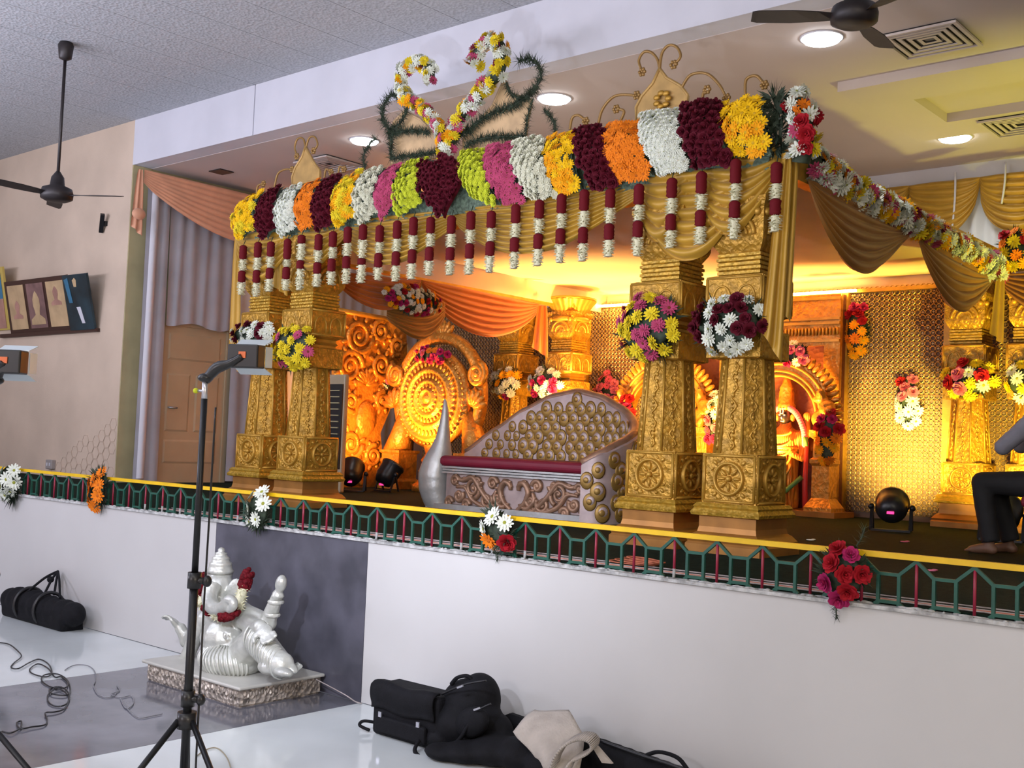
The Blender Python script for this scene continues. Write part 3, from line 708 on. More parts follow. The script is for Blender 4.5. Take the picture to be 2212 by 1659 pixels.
PN = [
 ('yellow', [(512, 438), (568, 407), (557, 490), (520, 520)], .052, .066, 'leftmost yellow gerbera panel at the far end of the canopy beam', ['yellow', 'yellow', 'lemon']),
 ('maroon', [(566, 425), (608, 397), (601, 490), (574, 520)], .046, .056, 'maroon rose panel between the leftmost yellow and first white panels', None),
 ('white', [(604, 415), (651, 392), (645, 490), (612, 515)], .036, .048, 'white daisy panel between the first maroon and the orange panel, far left', None),
 ('orange', [(648, 402), (693, 380), (686, 480), (654, 505)], .050, .060, 'orange gerbera panel in the left half, under the small gold leaf crest', None),
 ('maroon', [(690, 395), (734, 376), (728, 476), (694, 501)], .046, .056, 'maroon rose panel between the left orange and the second yellow panel', None),
 ('yellow', [(728, 388), (782, 364), (768, 466), (733, 498)], .052, .064, 'second yellow panel from the left, beside a white pompom panel', ['yellow', 'amber', 'lemon']),
 ('cream', [(777, 375), (828, 356), (819, 460), (783, 488)], .036, .050, 'creamy white pompom panel left of the heart beside a pink panel', None),
 ('pink', [(822, 368), (868, 349), (858, 440), (828, 475)], .044, .052, 'pink gerbera panel left of the maroon heart', None),
 ('lime', [(868, 352), (926, 338), (912, 438), (864, 474)], .034, .048, 'lime green pompom panel touching the heart on its left', None),
 ('lime', [(992, 326), (1043, 321), (1081, 447), (1026, 424)], .034, .048, 'lime green pompom panel touching the heart on its right', None),
 ('pink', [(1044, 315), (1106, 306), (1137, 438), (1090, 440)], .044, .050, 'pink gerbera panel right of the maroon heart', None),
 ('cream', [(1103, 307), (1171, 292), (1208, 424), (1155, 432)], .040, .052, 'creamy white pompom panel right of the heart beside a pink panel', None),
 ('yellow', [(1173, 295), (1242, 279), (1258, 415), (1213, 424)], .050, .062, 'amber and yellow panel in the right half between white and maroon', ['yellow', 'amber']),
 ('maroon', [(1236, 279), (1302, 268), (1340, 400), (1292, 412)], .046, .056, 'maroon rose panel between the right yellow and the right orange panel', None),
 ('orange', [(1306, 268), (1380, 258), (1414, 382), (1338, 394)], .050, .058, 'orange gerbera panel in the right half of the canopy beam', None),
 ('white', [(1375, 244), (1464, 231), (1494, 366), (1430, 380)], .036, .044, 'large white daisy panel under the big gold leaf crest at the right', None),
 ('maroon', [(1470, 225), (1555, 214), (1586, 360), (1508, 358)], .048, .058, 'rightmost maroon rose panel between white and yellow', None),
 ('yellow', [(1555, 224), (1650, 200), (1673, 342), (1588, 334)], .056, .070, 'rightmost yellow and amber gerbera panel at the canopy corner', ['amber', 'yellow', 'yellow']),
]
for i, (k, q, fr, sp, lab, mix) in enumerate(PN): panel(lab, k, q, fr, sp, 100 + i, mix=mix)
# heart of maroon roses in the middle
hc = P(955, 392, y=YP - .04); ht = thing('flower_heart', hc, 'heart of dark maroon roses in the middle of the canopy beam', 'flowers')
rnd = random.Random(5)
def heart(a, s=1.0):
    x = 16 * sin(a) ** 3; z = 13 * cos(a) - 5 * cos(2 * a) - 2 * cos(3 * a) - cos(4 * a); return V((x / 16 * .25 * s - (z / 16 * .29) * .20, 0, (z / 16 * .29 - .02) * s))
hb = MB()
outl = [heart(2 * pi * i / 40, 1.06) for i in range(40)]
hb.prism([hc + p * .90 + V((0, .01, 0)) for p in outl], (0, -1, 0), .03); hb.build('backing', FM['maroon'], ht)
cnt = 0
for j in range(14):
    for i in range(12):
        x = -.25 + .50 * (i + (.5 if j % 2 else 0)) / 11 + rnd.uniform(-.012, .012); z = -.35 + .64 * j / 13 + rnd.uniform(-.016, .016)
        # inside test through the angle-wise outline
        ins = False; n_ = len(outl)
        for k in range(n_):
            a, b = outl[k], outl[(k + 1) % n_]
            if (a.z > z) != (b.z > z) and x < (b.x - a.x) * (z - a.z) / (b.z - a.z) + a.x: ins = not ins
        if ins:
            bul = .07 * (1 - (x / .26) ** 2) * (1 - ((z + .02) / .36) ** 2)
            put_flower(ht, 'maroon', hc + V((x, -.03 - bul, z)), V((x * 1.6, -1, z)), .036, rnd, .35); cnt += 1

# ---- hanging strands
def seg_maroon():
    m = MB(); n, k = 12, 9
    for i in range(k + 1):
        for j in range(n):
            a = 2 * pi * j / n; z = -i / k; r = (1.0 if 0 < i < k else .55) * (1 + .22 * noise.noise(V((cos(a) * 2.2, sin(a) * 2.2, z * 9))) + .10 * ((i + j) % 2))
            m.v.append(V((r * cos(a), r * sin(a), z)))
    for i in range(k):
        for j in range(n):
            m.f.append([i * n + j, (i + 1) * n + j, (i + 1) * n + (j + 1) % n, i * n + (j + 1) % n]); m.sm.append(True); m.mi.append(0)
    m.f.append(list(range(n))); m.sm.append(False); m.mi.append(0); m.f.append([k * n + j for j in range(n)][::-1]); m.sm.append(False); m.mi.append(0)
    me = m.mesh('maroon_segment'); me.materials.append(FM['maroon2']); return me
FM['maroon2'] = pm('crimson_petals', (0.125, 0.003, 0.008), .35)
def seg_white(seed):
    rnd = random.Random(seed); m = MB(); m.tube([(0, 0, -.02), (0, 0, -.98)], .62, 8)
    for i in range(90):
        a = rnd.uniform(0, 6.28); z = -rnd.uniform(0.02, .98); d = V((cos(a), sin(a), 0)); s = V((-sin(a), cos(a), 0)) * .17
        m.add([d * .5 + s + V((0, 0, z)), d * .5 - s + V((0, 0, z)), d * rnd.uniform(1.0, 1.22) + V((0, 0, z - rnd.uniform(-.03, .06))) , d * .55 + V((0, 0, z + .07))], [(0, 2, 1), (0, 3, 2), (1, 2, 3)])
    me = m.mesh('jasmine_segment'); me.materials.append(FM['jas']); return me
FM['jas'] = pm('jasmine_buds', (0.66, 0.64, 0.45), .2)
SM = seg_maroon(); SW = [seg_white(i) for i in range(3)]
ST = [(526, 530, 520, 638), (558, 523, 549, 641), (586, 522, 579, 633), (622, 516, 615, 628), (652, 508, 644, 628), (689, 506, 682, 620), (720, 500, 713, 616), (752, 490, 745, 614), (785, 485, 778, 612), (821, 487, 815, 608), (859, 477, 853, 605), (894, 469, 890, 600), (931, 469, 925, 597),
      (976, 466, 972, 592), (1018, 457, 1013, 592), (1062, 456, 1057, 590), (1115, 442, 1108, 580), (1166, 432, 1159, 575), (1214, 419, 1207, 570), (1263, 410, 1256, 568), (1319, 408, 1312, 556), (1381, 398, 1376, 548), (1452, 385, 1443, 533), (1516, 371, 1508, 528), (1590, 344, 1582, 517), (1678, 351, 1670, 501)]
ORD = ['first', 'second', 'third', 'fourth', 'fifth', 'sixth', 'seventh', 'eighth', 'ninth', 'tenth', 'eleventh', 'twelfth', 'thirteenth']
SEGF = {3: (.40, .15, .23, .22), 4: (.16, .32, .15, .37), 8: (.27, .31, .11, .31), 9: (.32, .20, .25, .23)}
random.seed(21)
for i, (xa, ya, xb, yb) in enumerate(ST):
    a = P(xa, ya, y=1.37); b = P(xb, yb, y=1.37); b.x = a.x; L = a.z - b.z
    lab = ('maroon and white strand hanging straight below the heart' if i == 13 else
           'maroon and white hanging strand, %s to the left of the heart' % ORD[12 - i] if i < 13 else 'maroon and white hanging strand, %s to the right of the heart' % ORD[i - 14])
    t = thing('garland_strand', a, lab, 'garland', 'maroon and white strands hanging from the canopy beam')
    MB().tube([a + V((0, .02, .05)), a, b + V((0, 0, .02))], .004, 5).build('string', M['leaf'], t)
    fr = SEGF.get(i, (.30, .22, .23, .25)); z = a.z
    for k, f in enumerate(fr):
        f *= 1 + random.uniform(-.06, .06); h = L * f; r = .035 if k % 2 == 0 else .043
        inst('maroon_segment' if k % 2 == 0 else 'jasmine_segment', SM if k % 2 == 0 else SW[(i + k) % 3], t, (a.x + (b.x - a.x) * 0, a.y, z), None, (r, r, h)); z -= h
# ---- crests: wire curls, gold leaves, lyre of flowers and fern
def wire(parent, pts, r=.011, y=1.52, bud=True, mt='bronze'):
    pp = cat_pts([P(a, b, y=y) for a, b in pts], 7); m = MB(); m.tube(pp, [r] * len(pp), 6)
    if bud:
        for k in range(6):
            a = k * pi / 3; m.ell(pp[-1] + V((cos(a) * .022, -.005, sin(a) * .022)), .014, n=6, m=5)
    m.build('wire_curl', M[mt], parent)
def leafplate(parent, pts, y=1.52, mt='goldp', name='leaf_plate'):
    pp = [P(a, b, y=y) for a, b in pts]; m = MB(); m.prism(pp, (0, 1, 0), .025); m.tube(pp + [pp[0]], .012, 6)
    m.build(name, M[mt], parent)
M['creamleaf'] = mat('antique_gold_leaf', (0.44, 0.27, 0.085), 0.5, 0.25, var=0.2, vscale=8); M['peachleaf'] = mat('peach_leaf', (0.56, 0.38, 0.20), 0.6, 0.05, var=0.2, vscale=8); M['bronze'] = mat('bronze_wire', (0.30, 0.17, 0.05), 0.45, 0.4)
cr = thing('leaf_crest', P(1430, 240, y=1.52), 'large gold leaf crest with wire curls on top of the canopy at the right', 'ornament')
leafplate(cr, [(1425, 148), (1410, 180), (1386, 208), (1374, 232), (1374, 262), (1480, 240), (1486, 205), (1470, 185), (1440, 168)], mt='creamleaf')
for w in ([(1425, 150), (1420, 128), (1406, 113), (1390, 113), (1380, 132), (1388, 156)], [(1425, 150), (1430, 115), (1445, 98), (1462, 102), (1470, 122), (1456, 140)], [(1292, 270), (1302, 235), (1330, 207), (1376, 206)], [(1340, 262), (1348, 240), (1332, 236)], [(1231, 280), (1236, 255), (1250, 249), (1266, 262)], [(1472, 190), (1492, 162), (1526, 159), (1553, 182), (1570, 212)], [(1516, 222), (1520, 200), (1528, 194)], [(1610, 205), (1612, 172), (1634, 164), (1652, 184)]): wire(cr, w)
rs = MB(); c0 = P(1430, 215, y=1.50)
for k in range(7): rs.ell(c0 + V((.05 * cos(k * .9), 0, .05 * sin(k * .9))), (.03, .015, .02), n=8, m=5)
rs.build('rosette', M['goldp'], cr)
cl = thing('leaf_crest', P(660, 392, y=1.52), 'small gold leaf crest with wire curls on top of the canopy at the left', 'ornament')
leafplate(cl, [(660, 316), (652, 340), (638, 362), (631, 382), (632, 400), (690, 388), (690, 368), (676, 348)], mt='creamleaf')
for w in ([(660, 318), (655, 300), (643, 300), (637, 318), (642, 338)], [(661, 318), (668, 298), (680, 296), (686, 312), (678, 326)], [(592, 408), (600, 376), (616, 366), (632, 366)], [(554, 424), (557, 402), (570, 397)], [(700, 392), (704, 366), (716, 372)], [(730, 380), (734, 360), (744, 366)]): wire(cl, w, r=.010)
ly = thing('flower_lyre', P(960, 332, y=1.52), 'lyre crest of cream leaf plates and dark fern curls above the heart', 'ornament')
leafplate(ly, [(841, 290), (852, 262), (874, 240), (908, 258), (938, 290), (950, 340), (846, 352)], 1.56, 'peachleaf')
leafplate(ly, [(1001, 300), (1034, 262), (1064, 229), (1090, 168), (1102, 202), (1148, 216), (1138, 262), (1134, 302), (1001, 326)], 1.56, 'peachleaf')
for i, (w, wd_) in enumerate((([(845, 340), (843, 288), (828, 261), (828, 229), (845, 206), (866, 208)], .10), ([(838, 285), (858, 272), (874, 250), (880, 230)], .10), ([(843, 290), (885, 282), (927, 286)], .09), ([(842, 342), (890, 336), (945, 328)], .09), ([(1005, 285), (1060, 246), (1106, 229), (1149, 198), (1168, 168), (1163, 141), (1144, 128), (1121, 132)], .10), ([(1094, 178), (1106, 204), (1132, 212), (1159, 193)], .08), ([(1003, 318), (1043, 299), (1130, 294)], .09), ([(1136, 292), (1139, 255), (1150, 220)], .07), ([(1200, 288), (1196, 262), (1176, 238)], .08), ([(788, 365), (786, 335), (800, 310), (812, 300)], .08), ([(965, 322), (990, 296), (1012, 280)], .10))):
    fern([P(a, b, y=1.50) for a, b in w], wd_, 300 + i, parent=ly, dens=1100)
YH = 1.44
rope('mixed flower garland forming the left hook of the lyre crest', [P(a, b, y=YH) for a, b in ((959, 332), (954, 288), (938, 257), (908, 231), (879, 210), (868, 185), (870, 155), (889, 141), (912, 136), (928, 149), (930, 174))], .060, ['white', 'white', 'white', 'lemon', 'lemon', 'pink', 'amber', 'white'], .046, .062, 61, per=4, n_out=V((0, -1, 0)), name='flower_hook')
rope('mixed flower garland forming the taller right hook of the lyre crest', [P(a, b, y=YH) for a, b in ((966, 326), (982, 286), (999, 250), (1026, 219), (1049, 189), (1073, 164), (1085, 134), (1083, 104), (1068, 88), (1047, 98), (1032, 117), (1024, 141))], .068, ['white', 'white', 'white', 'lemon', 'lemon', 'pink', 'amber', 'white'], .052, .066, 62, per=4, n_out=V((0, -1, 0)), name='flower_hook')
# ---- right corner and side garland
fo = thing('fern_bunch', P(1685, 270, y=1.5), 'dark fern bunch between the last yellow panel and the corner flowers', 'foliage')
for i in range(7):
    p = P(1672 + 8 * (i % 3), 215 + 18 * i, y=1.45); inst('foliage', LEAF[i % 3], fo, p, qn((random.uniform(-.5, .8), -1, random.uniform(-.2, .6)), i), .15)
rope('short mixed flower garland hung round the canopy corner at the upper right', [P(1722, 222, y=1.42), P(1736, 262, y=1.40), P(1738, 305, y=1.40), P(1730, 352, y=1.42)], .095, ['white', 'pink', 'red', 'lemon', 'white', 'white', 'red', 'orange'], .060, .085, 63, per=5, n_out=V((.7, -1, 0)))
rope('long mixed flower garland running back along the right side of the canopy', [P(a, b, x=-3.42) for a, b in ((1752, 352), (1800, 388), (1852, 422), (1940, 465), (2016, 508), (2092, 548), (2152, 582))], .122, ['white', 'white', 'white', 'yellow', 'pmum', 'white', 'amber', 'lemon', 'white'], .072, .082, 64, per=7, n_out=V((.8, -.8, .3)))
pbouquet('mixed flower bunch on the rear beam at the right picture edge', 2196, 540, 74, 90, ('y', 6.15), ['lemon', 'lemon', 'orange', 'amber', 'red'], .062, 26, 65)
# ================================================================== bouquets on the pillars and walls
WM = ['white', 'white', 'maroon', 'maroon']; YPK = ['lemon', 'lemon', 'pink']
FY = 1.43
pbouquet('white and maroon bunch on the outermost left pillar behind the video lamp', 550, 722, 96, 46, ('y', FY - .03), WM, .050, 22, 201)
pbouquet('yellow and pink bunch on the left pillar nearer the sofa', 640, 750, 86, 92, ('y', FY - .03), YPK, .052, 30, 202)
pbouquet('pink and yellow bunch on the right pillar beside the sofa', 1405, 706, 124, 134, ('y', FY - .02), ['lemon', 'lemon', 'pmum', 'pink'], .052, 36, 203)
pbouquet('white and dark maroon bunch on the front right corner pillar', 1580, 703, 150, 124, ('y', FY - .02), ['white', 'white', 'white', 'maroon', 'maroon'], .048, 46, 204)
pbouquet('white and magenta bunch on the rear left pillar nearer the shield', 1097, 828, 64, 60, ('y', 5.92), ['white', 'white', 'magenta', 'amber'], .060, 20, 205)
pbouquet('white and crimson bunch on the rear left pillar beside the lattice', 1180, 828, 66, 62, ('y', 5.92), ['white', 'white', 'magenta', 'white'], .060, 20, 206)
pbouquet('white, yellow and pink bunch on the rear right pillar by the lattice', 2096, 820, 112, 72, ('y', 6.3), ['bigwhite', 'lemon', 'lemon', 'red', 'rose'], .070, 24, 207)
pbouquet('white and yellow bunch on the rear pillar at the right picture edge', 2214, 822, 80, 78, ('y', 6.3), ['bigwhite', 'lemon', 'yellow'], .070, 20, 208)
pbouquet('upright bunch of maroon above orange flowers high on the right lattice', 1853, 712, 44, 118, ('y', 6.865), None, .062, 16, 209, split=[['red', 'magenta'], ['red'], ['amber'], ['amber', 'orange'], ['amber']])
pbouquet('upright bunch of red above white flowers low on the right lattice', 1964, 872, 48, 128, ('y', 6.865), None, .066, 17, 210, split=[['red', 'rose'], ['rose', 'red'], ['bigwhite'], ['bigwhite'], ['bigwhite']])
pbouquet('upright bunch of pink above white flowers on the lattice behind the sofa', 1312, 852, 40, 92, ('y', 6.865), None, .058, 14, 211, split=[['rose', 'pink'], ['rose'], ['bigwhite']])
pbouquet('red above orange flowers on the left column of the left shrine arch', 1358, 905, 36, 96, ('y', 6.25), None, .060, 14, 212, split=[['red', 'magenta'], ['red'], ['amber', 'orange'], ['amber']])
pbouquet('white above pink flowers on the right column of the left shrine arch', 1545, 905, 34, 110, ('y', 6.25), None, .060, 14, 213, split=[['bigwhite'], ['bigwhite'], ['rose', 'pink'], ['rose', 'magenta']])
pbouquet('crimson above orange flowers on the right column of the right shrine arch', 1790, 945, 50, 116, ('y', 6.25), None, .062, 18, 214, split=[['magenta', 'red'], ['red'], ['amber', 'orange'], ['amber'], ['amber', 'orange']])
pbouquet('pink and white bunch on top of the right shrine arch', 1718, 764, 56, 44, ('y', 6.30), ['rose', 'bigwhite', 'magenta'], .060, 12, 215)
pbouquet('pink and white bunch on top of the left shrine arch', 1462, 778, 56, 44, ('y', 6.30), ['rose', 'bigwhite', 'magenta'], .060, 12, 216)
pbouquet('orange and magenta bunch on the upper rim of the round shield', 934, 768, 70, 34, ('y', 5.06), ['orange', 'magenta', 'rose', 'magenta'], .050, 14, 217)
pbouquet('small white bunch on the carved panel left of the shield', 838, 825, 18, 36, ('y', 5.3), ['bigwhite', 'rose'], .055, 6, 218)
pbouquet('red and white flower mass above the small bronze swag over the shield', 890, 648, 132, 58, ('x', -8.60), ['white', 'white', 'red', 'magenta', 'white', 'amber'], .036, 52, 219, dome=.4)
us = thing('shield_swag', P(895, 675, x=-8.66), 'small bronze satin swag hanging over the round shield', 'swag')
pswag('swag_cloth', (836, 662), (964, 652), .36, M['clothbrown'], us, ('x', -8.70), folds=6, amp=.03)
MB().tube([P(912, 606, x=-8.72), P(900, 655, x=-8.70)], .006, 5).build('hanging_wire', M['goldp'], us)
# bunches tied to the railing
def railbunch(label, px, py, wpx, hpx, mix, fr, n, seed, split=None):
    return pbouquet(label, px, py, wpx, hpx, ('y', -.015), mix, fr, n, seed, split=split, leaves=4, dome=.5, leafscale=1.25)
railbunch('white daisy bunch tied to the railing at the far left', 26, 1040, 40, 80, ['bigwhite'], .070, 8, 231)
railbunch('orange gerbera bunch tied to the railing below the wall corner', 216, 1060, 34, 84, ['orange'], .065, 8, 232)
railbunch('white daisy bunch tied to the railing above the grey granite panel', 563, 1102, 44, 84, ['bigwhite'], .064, 7, 233)
railbunch('white, yellow and red bunch tied to the railing below the sofa', 1078, 1143, 62, 88, None, .058, 9, 234, split=[['bigwhite'], ['bigwhite'], ['yellow', 'bigwhite'], ['red', 'orange']])
railbunch('crimson bunch with trailing fern tied to the railing at the right', 1826, 1242, 88, 116, ['red', 'magenta'], .046, 13, 235)
for i, (a, b) in enumerate((((1850, 1180), (1868, 1140)), ((1800, 1290), (1806, 1338)), ((1066, 1185), (1074, 1212)))):
    fr_ = fern([P(a[0], a[1], y=-.02), P((a[0] + b[0]) / 2 + 3, (a[1] + b[1]) / 2, y=-.03), P(b[0], b[1], y=-.02)], .05, 330 + i, dens=500)
    tag(fr_, ('thin fern sprig standing above the crimson bunch on the railing', 'fern sprig trailing below the crimson bunch on the railing', 'fern sprig trailing below the mixed bunch under the sofa')[i], 'foliage')

# ================================================================== lattice screen
LP_ = .057; NX, NZ = 20, 44
lm = MB()
for i in range(NX):
    for j in range(NZ):
        c = V(((i + .5) * LP_, 0, (j + .5) * LP_)); R, r = LP_ * .54, LP_ * .43; vs = []
        rr = (R, -.012), (r, -.016), (r * .93, 0.0)
        for q, yy in rr:
            for k in range(8):
                a = pi / 8 + k * pi / 4; vs.append(c + V((q * cos(a), yy, q * sin(a))))
        lm.add(vs, [(s * 8 + k, s * 8 + (k + 1) % 8, s * 8 + 8 + (k + 1) % 8, s * 8 + 8 + k) for s in range(2) for k in range(8)])
        if (i + j) % 2 == 0:
            d = LP_ * .5; q = .012
            for k in range(4):
                a = k * pi / 2; e = V((cos(a), 0, sin(a)))
                lm.add([c + V((-sin(a), 0, cos(a))) * .004 + V((0, -.008, 0)), c - V((-sin(a), 0, cos(a))) * .004 + V((0, -.008, 0)), c + e * r + V((0, -.010, 0))], [(0, 1, 2)])
lme = lm.mesh('lattice_panel'); lme.materials.append(M['lattice'])
ls = thing('lattice_screen', (-7, YB, S), 'gold openwork lattice screen across the back of the stage', 'screen')
MB().box((XL + .15, YB + .015, S), (-1.0, YB + .05, 3.60)).build('backing_board', M['lattback'], ls)
x = -10.9 - NX * LP_
while x < -1.6:
    o = inst('lattice_panel', lme, ls, (x, YB + .012, S + .06)); o['kind'] = 'stuff'; x += NX * LP_
for xx in (P(1262, 760, y=YB - .05).x, -5.36, P(2048, 800, y=YB - .05).x):
    MB().box((xx - .05, YB - .06, S), (xx + .05, YB + .01, 3.60)).build('post', M['goldp'], ls)
MB().box((XL + .15, YB - .04, 3.585), (-1.0, YB + .05, 3.625)).build('top_rail', M['goldp'], ls)
# lamps hidden behind the top of the screen wash the roof cloth: warm cove tubes
cv = tag(MB().tube([(-8.9, YB - .10, 3.600), (-5.2, YB - .10, 3.600)], .016, 6).build('cove_lamp', M['warmwhite'], None, (-7, YB - .10, 3.6)), 'warm glowing tube lamp along the top of the lattice screen', 'lamp')

# ================================================================== shrine arches with standing figures
M['goldo'] = mat('orange_gold', (0.56, 0.26, 0.04), 0.36, 0.5, var=0.25, vscale=12, bump=0.3, bscale=26, bkind='carve')
M['maroonback'] = mat('dark_red_backing', (0.12, 0.03, 0.015), 0.7, 0.1, bump=.4, bscale=22, bkind='cells')
bp_ = thing('shrine_backdrop', (-6.6, 6.8, S), 'carved orange gold backdrop wall behind the two shrine arches', 'backdrop')
MB().box((-7.85, 6.76, S), (-5.33, 6.84, 3.56)).build('backing_board', M['maroonback'], bp_)
for xa, xb, za, zb, mt in ((-7.85, -5.33, 2.98, 3.56, 'goldo'), (-6.85, -6.55, S, 2.98, 'goldo'), (-5.52, -5.33, S, 2.98, 'goldo'), (-7.85, -7.6, S, 2.98, 'goldo')):
    MB().box((xa, 6.70, za), (xb, 6.76, zb)).build('carved_board', M['goldo'], bp_)
for z in (3.02, 3.22, 3.27, 3.50):
    MB().box((-7.85, 6.67, z), (-5.33, 6.70, z + .03)).build('moulding', M['goldp'], bp_)
bd = MB()
for i in range(60): bd.ell((-7.82 + i * .0418, 6.68, 3.14), (.015, .02, .05), n=6, m=4)
bd.build('bead_row', M['goldp'], bp_)

def make_arch(cx, label):
    cz, ri, ro, y = 2.15, .47, .66, 6.42
    t = thing('shrine_arch', (cx, y, S), label, 'shrine', 'shrine arches')
    for sx in (-1, 1):
        x = cx + sx * .585; m = MB()
        sq(m, [(.16, S), (.16, S + .10), (.125, S + .16), (.10, S + .2), (.10, S + .55), (.12, S + .58), (.12, S + .62), (.095, S + .64), (.09, 1.92), (.13, 1.95), (.13, 2.02)], (x, y)); m.build('column', M['goldo'], t)
        for k in range(3): MB().tube([(x - .06 + .06 * k, y - .10, S + .68), (x - .06 + .06 * k, y - .095, 1.9)], .012, 6).build('rib', M['goldp'], t)
        # rearing beast bracket
        b = MB(); b.ell((x, y - .05, 2.14), (.14, .12, .12)); b.ell((x + sx * .07, y - .12, 2.27), (.09, .10, .08)); b.ell((x + sx * .13, y - .18, 2.23), (.06, .07, .045)); b.ell((x - sx * .04, y - .06, 2.36), (.10, .07, .05)); b.ell((x - sx * .02, y - .10, 2.42), (.05, .05, .06)); b.tube([(x, y - .1, 2.1), (x + sx * .06, y - .2, 2.05), (x + sx * .1, y - .2, 2.13)], [.06, .05, .035])
        o = b.build('beast_bracket', M['goldo'], t); remesh(o, .018, 3)
    n = 36; m = MB()
    def ring(r0, r1, y0, y1, mt, nm):
        q = MB()
        q.grid(lambda u, v: V((cx + (r0 + (r1 - r0) * v) * cos(pi * (1 - u)), y0, cz + (r0 + (r1 - r0) * v) * sin(pi * (1 - u)))), n, 1)
        q.grid(lambda u, v: V((cx + r0 * cos(pi * (1 - u)), y0 + (y1 - y0) * v, cz + r0 * sin(pi * (1 - u)))), n, 1)
        q.grid(lambda u, v: V((cx + r1 * cos(pi * (1 - u)), y0 + (y1 - y0) * v, cz + r1 * sin(pi * (1 - u)))), n, 1)
        q.build(nm, mt, t)
    ring(ri, ro, y, y + .1, M['goldo'], 'arch_band')
    for r in (ri + .01, ri + .06, ro - .05):
        MB().tube([(cx + r * cos(pi * k / 30), y - .01, cz + r * sin(pi * k / 30)) for k in range(31)], .018, 6).build('arch_moulding', M['goldp'], t)
    fl_ = MB()
    for k in range(33):       # flame leaves round the outside
        a = pi * k / 32; d = V((cos(a), 0, sin(a))); q = Matrix((d, V((0, 1, 0)), d.cross(V((0, 1, 0))))).transposed()
        fl_.ell(V((cx, y + .02, cz)) + d * (ro + .045), (.085, .035, .032), rot=q, n=8, m=6)
    fl_.build('flame_leaves', M['goldo'], t)
    MB().box((cx - .80, y - .2, S), (cx + .80, y + .3, S + .06)).build('step', M['copper'], t)
    return t
archR = make_arch(-5.93, 'right shrine arch on two columns framing a standing crowned figure')
archL = copy_tree(archR, (-7.45, 6.42, S), 'left shrine arch mostly hidden behind the right pillar beside the sofa')
M['idolgold'] = mat('idol_gold', (0.55, 0.25, 0.045), 0.35, 0.4, var=0.2, vscale=8, bump=0.35, bscale=16, bkind='weave')
M['idolface'] = mat('black_stone_face', (0.012, 0.010, 0.010), 0.3, 0)
M['idolsash'] = mat('red_sash', (0.45, 0.03, 0.03), 0.6); M['greensash'] = mat('green_sash', (0.06, 0.20, 0.05), 0.6)
